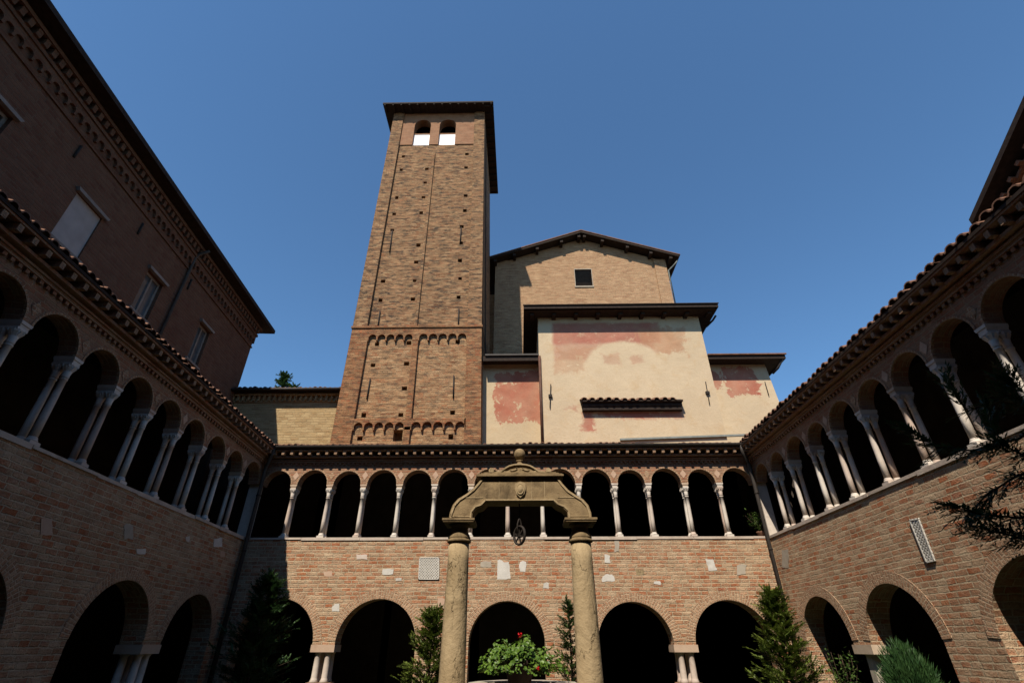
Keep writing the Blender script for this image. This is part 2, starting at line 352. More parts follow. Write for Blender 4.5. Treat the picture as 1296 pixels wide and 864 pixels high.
# ------------------------------------------------------------------ the ground
def sheet(name, x0, x1, y0, y1, z, mat):
    m = MB(); m.face([(x0,y0,z),(x1,y0,z),(x1,y1,z),(x0,y1,z)]); return structure(m.build(name, mat))
t = NT('earth'); a = t.noise(t.obj(), 0.4, 6, .6); earth = t.done(t.mix(a.outputs[0], (.12,.10,.07), (.17,.15,.11)))
t = NT('gravel'); a = t.noise(t.obj(), 40, 4, .7); b = t.noise(t.obj(), 0.6, 4, .6)
t.bump(a.outputs[0], .8, .02); gravel = t.done(t.mix(b.outputs[0], t.mix(a.outputs[0], (.03,.03,.018),(.06,.055,.035)), (.022,.035,.012)))
sheet('ground', -4000, 4000, -4000, 4000, 0.0, earth)
sheet('courtyard', -9.5, 8.5, -1.5, 17, 0.004, gravel)

# ------------------------------------------------------------------ cloister wings
def make_colonette(mat, parent):
    """one slender colonette, 1.5 m, standing at its own origin: base, shaft, capital"""
    sh = MB(); sh.lathe([(.061,.13),(.06,.5),(.056,.9),(.051,1.185),(.062,1.19),(.062,1.215),(.052,1.22)], seg=14)
    s = sh.build('colonette', mat, parent)
    b = MB(); b.box(-.105,.105,-.088,.088,0,.055); b.lathe([(.088,.055),(.092,.075),(.08,.095),(.068,.10),(.077,.115),(.061,.135)], seg=14)
    b.build('base', mat, s)
    c = MB(); c.lathe([(.052,1.22),(.062,1.26),(.057,1.29),(.070,1.37),(.062,1.385),(.084,1.465)], seg=12)
    for k in range(8):
        a = k*math.pi/4; c.obox(Matrix.Translation((.076*math.cos(a), .074*math.sin(a), 1.40)) @ Matrix.Rotation(a,4,'Z') @ Matrix.Rotation(R(28),4,'Y'), .022, .045, .10)
    for k in range(4):
        a = k*math.pi/2+math.pi/4; c.obox(Matrix.Translation((.085*math.cos(a), .078*math.sin(a), 1.455)) @ Matrix.Rotation(a,4,'Z'), .05,.06,.05)
    c.box(-.09,.09,-.086,.086,1.465,1.51)
    c.build('capital', mat, s)
    return s

SILL = 4.40; SPR = 6.02; ROOF0 = 7.17
def tile_roof(x0, x1, depth, z0, slope, clip0, clip1, pitch=0.21, y0=-0.38, seed=1):
    """barrel tiles laid in rows up the slope; clip0/clip1 trim the ends on the valley"""
    rnd = random.Random(seed); m = MB(); n = int((x1-x0)/pitch); L = 0.42
    tn = math.tan(slope)
    for i in range(n):
        xc = x0 + (i+.5)*pitch + rnd.uniform(-.012,.012)
        d0 = 0.0
        if clip0: d0 = max(d0, clip0 - xc)
        if clip1: d0 = max(d0, xc - clip1)
        y = y0 + max(0, d0); dz = rnd.uniform(-.012,.012) + .018*math.sin(xc*.8) + .012*math.sin(xc*2.3)
        first = True
        while y < depth:
            ye = min(y + L, depth); j = rnd.uniform(-.01,.01); ys = y + (rnd.uniform(-.03,.02) if first else 0)
            za = z0 + (y-y0)*tn; zb = z0 + (ye-y0)*tn
            r = pitch*0.36
            pr = [(-pitch*.5, -.02), (-r, 0.0), (-r*.75, r*.45), (-r*.3, r*.66), (r*.3, r*.66), (r*.75, r*.45), (r, 0.0), (pitch*.5, -.02)]
            f = [(xc+j+a*1.04, ys, za+b+.03+dz) for a,b in pr]; g = [(xc+j+a*.94, ye+.05, zb+b*.94+.012+dz) for a,b in pr]
            for k in range(7): m.face([f[k], f[k+1], g[k+1], g[k]], smooth=False)
            fi = [(p[0]*.0+xc+j+(p[0]-xc-j)*.8, p[1], p[2]-.022) for p in f]
            for k in range(7): m.face([f[k+1], f[k], fi[k], fi[k+1]])
            y = ye; first = False
    return m

def wing(label, loc, rotz, length, arches, cols, x_ext0, x_ext1, gutter=True, pitch=0.21, fz=0.0, depth=4.0, clip0=True, clip1=True, mats=None, frags=(), zero=0.0, lattice=None, slope=18.5, archz=1.6, seed=1, upper=True, raised=()):
    """local x along the wall (0..length), y into the building, z up"""
    root = thing('cloister_wing', label, 'cloister wing', loc, rotz, 'cloister wings around the courtyard')
    T = 0.5
    bm_ = M['cloister_brick']
    lw = MB(); lw.arched_wall(0, length, 0, SILL-.05, [(a,b,archz) for a,b in arches], 0, T, seg=28, raised=[(c_-w_/2, c_+w_/2, 1.598) for c_, w_ in raised]); lw.build('lower_wall', bm_, root)
    for a, b in arches:
        r = (b-a)/2; g = MB(); g.ring((a+b)/2, archz, r, r+.24, -.012, .05, R(4), R(176)); g.build('arch_ring', M['arch_brick'], root)
    sl = MB(); rnd = random.Random(seed)
    x = 0.0
    while x < length-.01:
        x2 = min(length, x + rnd.uniform(1.2, 2.4)); d = rnd.uniform(-.012,.012); e = rnd.uniform(-.015,.02)
        sl.box(x+.004, x2-.004, -.03+d, T+.03, SILL-.075+e, SILL+rnd.uniform(-.006,.006)); x = x2
    sl.build('sill', M['sill_stone'], root)
    # upper arcade
    edges = [0.0] + list(cols) + [length]
    ops = []
    for i, (a, b) in enumerate(zip(edges, edges[1:])):
        xa = a + (.105 if i > 0 else .10); xb = b - (.105 if i < len(edges)-2 else .10)
        ops.append((xa, xb, SPR))
    uw = MB(); uw.arched_wall(0, length, SPR, 7.12, ops, 0, .34, seg=22); uw.build('upper_wall', M['spandrel_brick'], root)
    if upper:
        for xa, xb, zs in ops:
            g = MB(); r = (xb-xa)/2; g.ring((xa+xb)/2, zs, r-.002, r+.04, -.012, .04, 0, math.pi, 26); g.build('archivolt', M['arch_brick'], root)
    first = None
    for c in cols:
        pv = MB(); pv.prism([(c-.098,SPR-.055),(c+.098,SPR-.055),(c+.112,SPR-.001),(c-.112,SPR-.001)], -.02, .355); pv.prism([(c-.075,SPR-.11),(c+.075,SPR-.11),(c+.098,SPR-.055),(c-.098,SPR-.055)], -.005, .345)
        pv.build('impost_block', M['impost_stone'] if rnd.random() < .4 else M['marble'], root)
        for yy in (.075, .265):
            if first is None: first = make_colonette(M['marble'], root); first.location = (c, yy, SILL)
            else: copy_child(first, root, (c + rnd.uniform(-.012,.012), yy, SILL), (0,0,rnd.choice((0,1,2,3))*math.pi/2+rnd.uniform(-.05,.05)))
        # lozenge inlaid in the spandrel
        if upper:
            lz = MB(); lz.prism([(c,SPR+.15),(c+.10,SPR+.29),(c,SPR+.43),(c-.10,SPR+.29)], -.010, .03); lz.build('lozenge_inlay', M['pink_stone'] if rnd.random()<.6 else M['arch_brick'], root)
    # cornice
    co = MB()
    x = .03
    while x < length-.05: co.box(x, x+.07, -.055, .02, 6.665, 6.73); x += .145
    co.box(0, length, -.075, .02, 6.73, 6.79); co.box(0, length, -.11, .02, 6.79, 6.83)
    co.box(0, length, -.20, .02, 6.865, 6.92); co.box(0, length, -.36, .02, 7.045, 7.09)
    co.build('cornice', M['spandrel_brick'], root)
    cb = MB(); cb.prism([(-.045,6.92),(.045,6.92),(.045,7.043),(-.045,7.043)], -.335, .02); b0 = cb.build('bracket', M['spandrel_brick'], root)
    x = .1; k = 0
    while x < length-.1:
        if k == 0: b0.location.x = x
        elif upper: copy_child(b0, root, (x, rnd.uniform(-.008,.008), 0))
        x += .29; k += 1
    # gutter: half pipe
    gu = MB(); n = 8
    xs0, xs1 = -.0, length
    pr = [(-.40 - .0 + .075*math.cos(math.pi+math.pi*k/n), 7.19 + .085*math.sin(math.pi+math.pi*k/n)) for k in range(n+1)]
    for p, q in zip(pr, pr[1:]): gu.face([(xs0,p[0],p[1]),(xs0,q[0],q[1]),(xs1,q[0],q[1]),(xs1,p[0],p[1])][::-1], smooth=True)
    if gutter: gu.build('gutter', M['gutter'], root)
    # roof
    rf = tile_roof(x_ext0, x_ext1, depth+.1, ROOF0, R(slope), 0.38 if clip0 else 0, length-0.38 if clip1 else 0, pitch=pitch, seed=seed)
    # boarding under the tiles
    tn = math.tan(R(slope)); zA = ROOF0-.03; zB = zA+(depth+.48)*tn
    i0 = 0.38 if clip0 else x_ext0; i1 = length-.38 if clip1 else x_ext1
    ro = rf.build('roof', M['tile'], root)
    b = MB(); P = [(i0,-.38),(i1,-.38),(x_ext1 if not clip1 else length+depth,depth+.1),(x_ext0 if not clip0 else -depth,depth+.1)]
    zz = lambda y: zA+(y+.38)*tn
    b.face([(x,y,zz(y)) for x,y in P]); b.face([(x,y,zz(y)-.06) for x,y in P][::-1])
    for k in range(4):
        (xa,ya),(xb,yb) = P[k],P[(k+1)%4]; b.face([(xa,ya,zz(ya)-.06),(xb,yb,zz(yb)-.06),(xb,yb,zz(yb)),(xa,ya,zz(ya))])
    b.build('roof_boarding', M['wood'], ro)
    # inside: floor of the loggia, rear wall
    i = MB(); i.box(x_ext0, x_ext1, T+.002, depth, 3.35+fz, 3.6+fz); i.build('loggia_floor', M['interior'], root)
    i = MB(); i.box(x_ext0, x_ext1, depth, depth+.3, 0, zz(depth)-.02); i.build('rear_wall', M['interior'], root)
    for spec in frags:
        poly, mt = spec
        rp = random.Random(int(poly[0][0]*977)); pts_ = []
        for (xa,za),(xb,zb_) in zip(poly, poly[1:]+poly[:1]):
            L_ = math.hypot(xb-xa, zb_-za); n_ = max(1, int(L_/.06))
            for k in range(n_): f_ = k/n_; pts_.append((xa+(xb-xa)*f_+rp.uniform(-.011,.011), za+(zb_-za)*f_+rp.uniform(-.011,.011)))
        fm = MB(); fm.prism(pts_, rp.uniform(-.012,-.004), .02); fm.build('marble_fragment', M[mt], root)
    return root

def pier_columns(root, xs, mats, z1=1.42):
    for (xc, wd) in xs:
        im = MB(); im.box(xc-wd/2, xc+wd/2, -.03, .55, 1.42, 1.597); im.build('impost_slab', M['impost_stone'], root)
        for dx in (-.14, .14):
            for yy in (.12, .42):
                c = MB(); c.lathe([(.10,.72),(.12,.74),(.09,.80),(.085,.84),(.082,1.1),(.075,1.36),(.10,1.40),(.10,1.42)], (xc+dx, yy, 0), seg=14); c.build('short_column', M['marble'], root)
        p = MB(); p.box(xc-wd/2+.02, xc+wd/2-.02, 0, .5, 0, .72); p.build('plinth', M['cloister_brick'], root)

def frag_poly(pts, conv): return [conv(*p) for p in pts]
XL, XR, YB = -8.5, 7.54, 16.0
# -- back wing
cb = lambda px, py: (lambda p: (p.x - XL, p.z))(atY(px, py, YB))
def rect(conv, x0, y0, x1, y1, j=1.0):
    r = random.Random(int(x0*7+y0)); q = lambda: r.uniform(-j, j)
    return [conv(x0+q(), y1+q()), conv((x0+x1)/2+q(), y1+q()), conv(x1+q(), y1+q()), conv(x1+q()*.7, (y0+y1)/2+q()*.7), conv(x1+q(), y0+q()), conv((x0+x1)/2+q(), y0+q()), conv(x0+q(), y0+q())]
fb = [([cb(629.6,733),cb(645.8,732),cb(645,716),cb(643.5,710.5),cb(638,711),cb(632,707.5),cb(629.6,708)], 'white_marble'),
      ([cb(658,723),cb(665,723),cb(666,718),cb(666,710),cb(662,709),cb(658,710.5),cb(656.5,716)], 'white_marble'),
      (rect(cb,688.5,737,694.5,744),'white_marble'), (rect(cb,764.5,702,771.5,711.5),'white_marble'),
      ([cb(761.5,735.5),cb(778,735),cb(777.5,729),cb(774,726.5),cb(766,726),cb(762,729)],'white_marble'),
      (rect(cb,805.5,720.5,815,727),'sandstone'), (rect(cb,827,734.5,836,739),'white_marble'),
      ([cb(897,722),cb(907.5,721.5),cb(902,707),cb(892.5,707)],'white_marble'), (rect(cb,932,714,944,727),'grey_stone'),
      (rect(cb,451,701,465,707,.6),'marble'), (rect(cb,484,720,498,726,.8),'white_marble'), (rect(cb,501,731,508,734.5,.5),'white_marble'),
      ([cb(420.5,773),cb(429.5,773),cb(429.5,763),cb(424,764),cb(420,769)],'white_marble'), (rect(cb,410,722,420,729),'pink_stone'),
      (rect(cb,554,757,563,769),'pink_stone'), (rect(cb,608,710,622,717,.6),'grey_stone'), (rect(cb,328,738,341,753,1.5),'white_marble'),
      (rect(cb,778.5,683,783.5,698,1.2),'grey_stone')]
back_cols = [x - XL for x in (-7.37,-6.19,-5.09,-3.92,-2.78,-1.60,-0.42,.69,1.87,3.02,4.1,5.27,6.37)]
back_arch = [(a-XL, b-XL) for a, b in ((-8.1,-5.83),(-5.21,-2.96),(-1.49,.64),(2.1,4.19),(4.78,6.95))]
LB = XR - XL
back = wing('sunlit back cloister wing of pale brick with slender colonettes below the bell tower', (XL, YB, 0), 0, LB, back_arch, back_cols, -4.3, LB+4.3, frags=fb, seed=11, raised=[(-5.52-XL,.7),(4.485-XL,.7)])
pier_columns(back, [(-5.52-XL,.66),(4.485-XL,.66)], None)
# -- left wing (swung 3.3 degrees)
A3 = R(3.3); UL = Vector((-math.sin(A3), math.cos(A3), 0)); NL = Vector((-math.cos(A3), -math.sin(A3), 0))
CORN = Vector((XL, YB, 0)); LOC_L = CORN - UL*16.0
def atL(px, py, off=0.0):
    d = ray(px, py); dn = d.x*NL.x + d.y*NL.y
    k = (off + CORN.dot(NL)) / dn; p = d*k; rel = Vector((p.x, p.y, 0)) - CORN
    return (rel.dot(UL)+16, p.z+CZ)
fl = [(rect(atL,50,655,66,675,2)[::-1][::-1],'pink_stone'),(rect(atL,157,663,168,682,1),'grey_stone'),(rect(atL,173,694,184,700,.7),'marble'),(rect(atL,235,678,240,685,.7),'marble'),(rect(atL,270,681,281,692,1),'white_marble'),(rect(atL,278,697,284,704,.8),'pink_stone')]
left_cols = [1.8,2.98,4.15,5.33,6.5,7.68,8.84,10.0,11.18,12.35,13.53,14.7]
left_arch = [(2.6,4.8),(6.45,8.8-.08),(10.2,12.5),(13.2,15.43)]
left = wing('dark shaded cloister wing on the left below the tall red brick building', LOC_L, R(93.3), 16.0, left_arch, left_cols, -2.0, 20.2, depth=4.3, gutter=False, pitch=.21, fz=.012, clip0=False, frags=fl, seed=12, raised=[(12.85,.74)])
pier_columns(left, [(12.85,.72)], None)
# -- right wing
cr = lambda px, py: (lambda p: (16.0 - p.y, p.z))(atX(px, py, XR))
fr_ = [(rect(cr,990,695,998,718,.8),'grey_stone')]
right_cols = [16-y for y in (14.92,13.83,12.64,11.56,10.35,9.2,8.05,6.9,5.75,4.6,3.45,2.3,1.15)]
right_arch = [(16-15.4,16-13.3),(16-12.62,16-10.46),(16-9.2,16-6.9),(16-6.2,16-4.0)]
right = wing('right cloister wing in grazing light with paired colonettes and a long tiled eave', (XR, 16, 0), R(-90), 16.5, right_arch, right_cols, -4.2, 18.0, gutter=False, pitch=.25, fz=-.012, clip1=False, frags=fr_, seed=13, raised=[(16-12.96,.74)])
pr_ = MB(); pr_.lathe([(.26,0),(.25,.7),(.235,1.40),(.27,1.42)], (16-12.96,.26,0), seg=8, smooth=False); pr_.build('octagonal_column', M['grey_stone'], right)
im = MB(); im.box(16-13.32,16-12.6,-.04,.56,1.42,1.597); im.build('impost_slab', M['impost_stone'], right)
# -- front wing behind the camera
front_w = wing('shaded cloister wing behind the photographer closing the courtyard', (XR+.6, -.75, 0), R(180), 16.6, [(1.0,3.2),(3.9,6.1),(7.4,9.6),(10.2,12.4),(13.4,15.6)], [1.15*k for k in range(1,14)], -4.0, 20.5, seed=14, upper=False)

def lattice_panel(root, quad, n=7, name='lattice_panel', slab='void'):
    """pierced marble screen: a back slab and crossing bars, quad = 4 (x,z) corners ccw from lower left"""
    p = MB(); p.prism(quad, -.008, .03); s = p.build(name, M[slab], root)  # void slab: near-black colour stands in for shade behind the openings
    a, b, c, d = [Vector((x, 0, z)) for x, z in quad]
    P = lambda u, v: (a*(1-u)+b*u)*(1-v) + (d*(1-u)+c*u)*v
    wv = (b-a).length; hv = (d-a).length; m_ = max(2, int(round(n*hv/wv)))
    bar = MB()
    def strip(u0,v0,u1,v1,y):
        p0, p1 = P(u0,v0), P(u1,v1); t_ = (p1-p0).normalized(); nn = Vector((-t_.z,0,t_.x))*.015*(wv/.7)*(7/n)
        bar.prism([((p0-nn).x,(p0-nn).z),((p1-nn).x,(p1-nn).z),((p1+nn).x,(p1+nn).z),((p0+nn).x,(p0+nn).z)], y, -.004)
    for sgn in (1,-1):
        for k in range(-m_, n+m_):
            pts = []
            # line u = (k + s*t)/n , v = t/m_
            t0, t1 = 0.0, float(m_)
            if sgn == 1: lo, hi = -k, n-k
            else: lo, hi = k-n, k
            t0 = max(t0, lo); t1 = min(t1, hi)
            if t1 - t0 > .2:
                strip((k+sgn*t0)/n, t0/m_, (k+sgn*t1)/n, t1/m_, -.026 if sgn == 1 else -.022)
    bar.build('lattice_bars', M['white_marble'], s)
    fr = MB()
    for q0,q1 in ((a,b),(b,c),(c,d),(d,a)):
        t_ = (q1-q0).normalized(); nn = Vector((-t_.z,0,t_.x))*.022
        fr.prism([(q0.x,q0.z),(q1.x,q1.z),((q1+nn).x,(q1+nn).z),((q0+nn).x,(q0+nn).z)], -.032, -.006)
    fr.build('lattice_frame', M['white_marble'], s)
lattice_panel(back, [cb(529.5,733),cb(555.8,733),cb(556,705),cb(531,705)], 8, slab='grey_stone')
lattice_panel(right, [cr(1174,712),cr(1185,709.5),cr(1164,655.5),cr(1152,657.5)], 3)

# corner piers of the loggia and downpipes
for root, x in ((back, LB), (back, 0.0)):
    s_ = 1 if x > 1 else -1
    cp = MB(); x0, x1 = sorted((x+s_*.03, x+s_*.33)); cp.box(x0, x1, .03, .33, SILL-.2, SPR+.02); cp.build('corner_pier', M['marble'], root)
def downpipe(root, pts, r=.055, mat='gutter'):
    m = MB(); m.tube(pts, r, 10); o = m.build('downpipe', M[mat], root)
    k = MB()
    (x,y,z0), (x1,y1,z1) = pts[-2], pts[-1]
    for f in (.12,.38,.62,.88):
        z = z0+(z1-z0)*f; k.lathe([(r+.012,-.02),(r+.012,.02)], (x+(x1-x)*f, y+(y1-y)*f, z), seg=10)
    k.build('pipe_clip', M['iron'], o)
downpipe(back, [(LB-.36,-.40,7.12),(LB-.36,-.40,6.95),(LB-.30,-.34,6.8),(LB-.17,-.2,6.6),(LB-.14,-.16,6.4),(LB-.14,-.14,.1)])
downpipe(back, [(.36,-.40,7.12),(.36,-.40,6.98),(.30,-.33,6.82),(.17,-.2,6.6),(.14,-.16,6.4),(.14,-.14,.1)], .06)

# ------------------------------------------------------------------ bell tower
TW = 6.48
def lerp(z, pts):
    for (z0,a),(z1,b) in zip(pts, pts[1:]):
        if z <= z1 or (z1,b) == pts[-1]: return a+(b-a)*(z-z0)/(z1-z0)
def twarp(p):
    x, y, z = p; xl = lerp(z, [(0,-8.05),(9.05,-8.08),(14.7,-8.11),(33,-8.21)]); xr = lerp(z, [(0,-1.45),(9,-1.6),(14.77,-1.82),(33,-2.2)])
    return (xl + 8.08 + x/TW*(xr-xl), y, z)
tower = thing('bell_tower', 'tall square brick bell tower with two arched openings under its eaves', 'bell tower', (-8.08, 20.0, 0))
TD, RC = 6.4, .15
PL0, PL1 = .86, 5.75     # panel between the corner strips
MID0, MID1 = 3.10, 3.36
S1 = 14.72               # string course
def tholes():
    rnd = random.Random(5); H = []
    def inv(px, py):
        p = atY(px, py, 20.15); xl = lerp(p.z, [(0,-8.05),(9.05,-8.08),(14.7,-8.11),(33,-8.21)]); xr = lerp(p.z, [(0,-1.45),(9,-1.6),(14.77,-1.82),(33,-2.2)])
        return ((p.x-xl)/(xr-xl)*TW, p.z)
    # region-4 zoom and region-3 zoom pixels -> photo pixels
    z3 = [(397,353),(688,343),(387,414),(505,410),(684,403),(497,472),(367,542),(490,539),(682,532),(356,615),(479,610),(678,601),(347,688),(664,674),(467,758),(660,748),(456,834),(655,827),(722,302)]
    z4 = [(439,5),(630,0),(294,90),(430,86),(629,77),(281,173),(424,168),(623,160),(268,355),(408,351),(620,345),(249,456),(397,450),(388,558),(208,676),(371,672),(597,663),(192,776),(589,771)]
    for a, b in z3: H.append(inv(400+a/3.6, 100+b/3.6))
    for a, b in z4: H.append(inv(400+a/3.457, 330+b/3.457))
    return H
HO = tholes(); HR = [(x-.11+random.Random(i).uniform(-.03,.03), x+.11, z-.10, z+.10+random.Random(i+9).uniform(-.03,.05)) for i,(x,z) in enumerate(HO)]
big_hole = (2.62, 3.02, 9.0, 9.52)
body = MB()
HR = [(a,b,c-.12,d-.12) if 13.5 < c < 14.5 else (a,b,c,d) for a,b,c,d in HR]
lowp = [h for h in HR if h[3] < 14.1]; upp = [h for h in HR if h[2] > 14.8 and h[3] < 28.3]
lowb = MB(); lowb.grid_panel(.3, 6.2, 0, 14.5, RC, lowp+[big_hole], .45); lowb.build('shaft_wall', M['tower_low'], tower, twarp)
body.grid_panel(.3, 6.2, 14.5, 28.62, RC, upp, .45)
# side and rear walls
for x0, x1 in ((0,.6),(TW-.6,TW)): body.box(x0, x1, .012, TD, 0, 32.3, skip='f')
body.box(.6, TW-.6, TD-.6, TD, 0, 28.6); body.box(.6,TW-.6,TD-.6,TD,28.6,32.3)
body.face([(.3,RC,28.62),(6.2,RC,28.62),(6.2,TD,28.62),(.3,TD,28.62)])
body.build('shaft_wall', M['tower_brick'], tower, twarp)
# corner strips and the middle strip
st = MB()
st.box(0, PL0, 0, .62, 0, 14.5); st.box(PL1, TW, 0, .62, 0, 14.5); st.box(MID0, MID1, 0, .3, 9.98, 14.0); st.box(MID0, MID1, 0, .3, 0, 9.60)
st.build('corner_strip', M['tower_corner'], tower, twarp)
st = MB(); st.box(0, .72, 0, .62, 14.80, 32.3); st.box(PL1+.02, TW, 0, .62, 14.80, 32.3)
st.box(3.08, 3.22, .06, .3, 14.80, 27.75)
st.build('corner_strip', M['tower_brick'], tower, twarp)
# hanging-arch bands, five arches per bay
for zc, ztop, zbot in ((14.12, S1-.05, 13.98), (9.60, 9.98, 9.46)):
    lb = MB()
    for x0, x1 in ((PL0, MID0), (MID1, PL1)):
        p = (x1-x0)/5; lb.arched_wall(x0, x1, zbot, ztop, [(x0+k*p+.035, x0+(k+1)*p-.035, zc+.02) for k in range(5)], 0, .2, seg=10, back=False)
    lb.box(MID0, MID1, .0, .2, zbot, ztop)
    if zc > 10: lb.box(0, PL0, 0, .2, 14.5, ztop); lb.box(PL1, TW, 0, .2, 14.5, ztop)
    lb.build('hanging_arch_band', M['tower_corner'], tower, twarp)
sc_ = MB(); sc_.box(-.05, TW+.05, -.06, TD+.05, S1-.04, S1+.07); sc_.build('string_course', M['tower_corner'], tower, twarp)
# belfry front with two arched openings
O1, O2 = (1.58, 2.72), (3.34, 4.48)
bf = MB(); bf.arched_wall(.72, PL1+.02, 28.62, 32.3, [(O1[0],O1[1],30.58),(O2[0],O2[1],30.58)], .10, .62, seg=20); bf.build('belfry_wall', M['tower_red'], tower, twarp)
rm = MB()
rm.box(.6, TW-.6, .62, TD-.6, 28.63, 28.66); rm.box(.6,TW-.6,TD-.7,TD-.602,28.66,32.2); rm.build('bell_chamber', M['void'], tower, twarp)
for a, b in (O1, O2):
    wb = MB(); wb.box(a+.005, b-.005, .26, .30, 28.66, 29.82); sc2 = wb.build('opening_screen', M['white_board'], tower, twarp)
    rl = MB(); rl.box(a+.003, b-.003, .24, .32, 29.82, 29.92); rl.build('screen_rail', M['tower_red'], sc2, twarp)
# roof: low pyramid on a dark soffit
rf = MB(); o = .66; zE = 31.92
rf.box(-o, TW+o, -o, TD+o, zE-.10, zE+.02)
ap = (TW/2, TD/2, zE+1.6); cs = [(-o,-o,zE+.024),(TW+o,-o,zE+.024),(TW+o,TD+o,zE+.024),(-o,TD+o,zE+.024)]
ro = MB(); [ro.face([cs[k], cs[(k+1)%4], ap]) for k in range(4)]
roof_o = ro.build('roof', M['tile'], tower, twarp); rf.build('soffit', M['wood'], roof_o, twarp)
for k in range(14):
    ra = MB(); ra.box(-o+.1+k*(TW+2*o-.3)/13, -o+.2+k*(TW+2*o-.3)/13, -o+.03, -.0, zE-.2, zE-.1); ra.build('rafter', M['wood'], roof_o, twarp)
for k in range(14):
    ra = MB(); ra.box(TW+.0, TW+o-.03, -o+.2+k*(TD+2*o-.4)/13, -o+.3+k*(TD+2*o-.4)/13, zE-.2, zE-.1); ra.build('rafter', M['wood'], roof_o, twarp)
# iron wall anchors (photo pixels of their ends)
def anchor(root, p, q, depth=.06, r=.03, mid=True):
    m = MB(); d = (Vector(q)-Vector(p)); m.tube([p, (Vector(p)+Vector(q))/2, q], r, 6)
    if mid: c = (Vector(p)+Vector(q))/2; m.obox(Matrix.Translation(c), .16, .10, .12)
    return m.build('wall_anchor', M['iron'], root)
for (a, b, c, d_) in ((347,690,335,790),(661,675,657,745)): 
    P, Q = atY(400+a/3.6,100+b/3.6,20.1), atY(400+c/3.6,100+d_/3.6,20.1); anchor(tower, P-tower.location, Q-tower.location, mid=False)
for (a, b, c, d_) in ((280,218,270,290),(625,210,622,288),(237,515,222,605),(603,500,600,600)):
    P, Q = atY(400+a/3.457,330+b/3.457,20.1), atY(400+c/3.457,330+d_/3.457,20.1); anchor(tower, P-tower.location, Q-tower.location, mid=False)
# lightning-conductor strip down the tower's right side
lc = MB(); lc.box(TW+.003, TW+.05, 1.2, 1.27, 9, 31.8); lc.build('lightning_strip', M['iron'], tower, twarp)

# ------------------------------------------------------------------ low brick building between the left house and the tower
link = thing('brick_outbuilding', 'low yellow brick building with a tiled eave between the left house and the tower', 'building', (-15.5, 20.6, 0))
m = MB(); m.box(0, 7.45, 0, 5, 0, 11.7); m.build('wall', M['link_brick'], link)
m = MB(); m.box(2.0, 7.43, -.06, .0, 11.05, 11.10); m.box(2.0,7.43,-.22,0,11.34,11.42)
x = 2.05
while x < 7.4: m.box(x, x+.09, -.16, 0, 11.10, 11.34); x += .24
m.build('cornice', M['link_brick'], link)
m = MB(); m.face([(1.9,-.42,11.52),(7.44,-.42,11.52),(7.44,5,13.2),(1.9,5,13.2)][::-1]); m.box(1.9,7.44,-.44,-.36,11.44,11.56)
ro = tile_roof(1.9, 7.44, 5, 11.55, R(17), 0, 0, .23, -.45, 5).build('roof', M['tile'], link); m.build('roof_boarding', M['wood'], ro)
m = MB(); m.tube([(1.9,-.5,11.5),(7.40,-.5,11.5)], .06, 8); m.build('gutter', M['gutter'], link)

# ------------------------------------------------------------------ church nave with the gable
nave = thing('church_nave', 'high brick church nave with a shallow gable and a small louvred window', 'church', (0, 26.7, 0))
NX0, NX1 = -1.62, 10.22
ZE, ZA, XA = 24.75, 26.62, 4.5
m = MB()
hole = (3.87, 5.02, 22.3, 23.76)
m.grid_panel(NX0, NX1, 0, 24.0, 0, [hole], .35)
top = [(NX0,24.0),(NX1,24.0),(NX1,ZE-.35),(XA,ZA-.05),(NX0,ZE-.35)]
m.face([(x,0,z) for x,z in top])
m.box(NX0,NX1,.5,30,0,ZE-.3,skip='f')
m.box(-5.0,NX0,2.5,30,0,ZE-1.2,skip='r')
m.build('wall', M['nave_brick'], nave)
p = MB(); p.box(9.42, NX1+.01, -.08, 0.0, 0, 24.55); p.box(NX0-.01, .05, -.08, 0.0, 0, 24.6); p.build('corner_strip', M['nave_brick'], nave)
lv = MB()
for k in range(4):
    z = 22.45+k*.34; lv.obox(Matrix.Translation((4.445,.14,z+.1)) @ Matrix.Rotation(R(40),4,'X'), 1.13, .03, .3)
lo = lv.build('louvre', M['gutter'], nave)
fr = MB(); fr.box(3.83,3.87,-.02,.05,22.24,23.82); fr.box(5.02,5.06,-.02,.05,22.24,23.82); fr.box(3.87,5.02,-.02,.05,23.76,23.82); fr.box(3.80,5.09,-.06,.04,22.20,22.299); fr.build('window_frame', M['grey_stone'], lo)
# roof: two slopes overhanging the gable by 0.7 m
m = MB(); yF, yB = -.72, 32
xl, xr = -2.15, 10.98; zl, zr, za = 24.28, 24.38, 26.72
def slab(m, x0, z0, x1, z1, th, y0, y1):
    m.prism([(x0,z0-th),(x1,z1-th),(x1,z1),(x0,z0)], y0, y1)
slab(m, xl, zl, XA-.04, za, .15, yF, yB); slab(m, XA-.04, za, xr, zr, .15, yF, yB); ro = m.build('roof', M['wood'], nave)
m = MB(); slab(m, xl-.1, zl+.03, XA-.04, za+.09, .07, yF-.04, yB); slab(m, XA-.04, za+.09, xr+.1, zr+.03, .07, yF-.04, yB); m.build('roof_tiles', M['tile'], ro)
for f in (.08,.28,.52,.78,.97):
    for (xa,za_,xb,zb_) in ((xl,zl,XA,za),(xr,zr,XA,za)):
        x = xa+(xb-xa)*f; z = za_+(zb_-za_)*f; m = MB(); m.box(x-.1,x+.1,yF+.1,0.0,z-.42,z-.2); m.build('purlin_end', M['wood'], ro)
m = MB(); m.tube([(xr-.05,-.5,24.1),(xr-.2,-.4,23.9),(10.3,-.1,23.5),(10.32,.0,20)], .05, 8); m.build('downpipe', M['zinc'], nave)

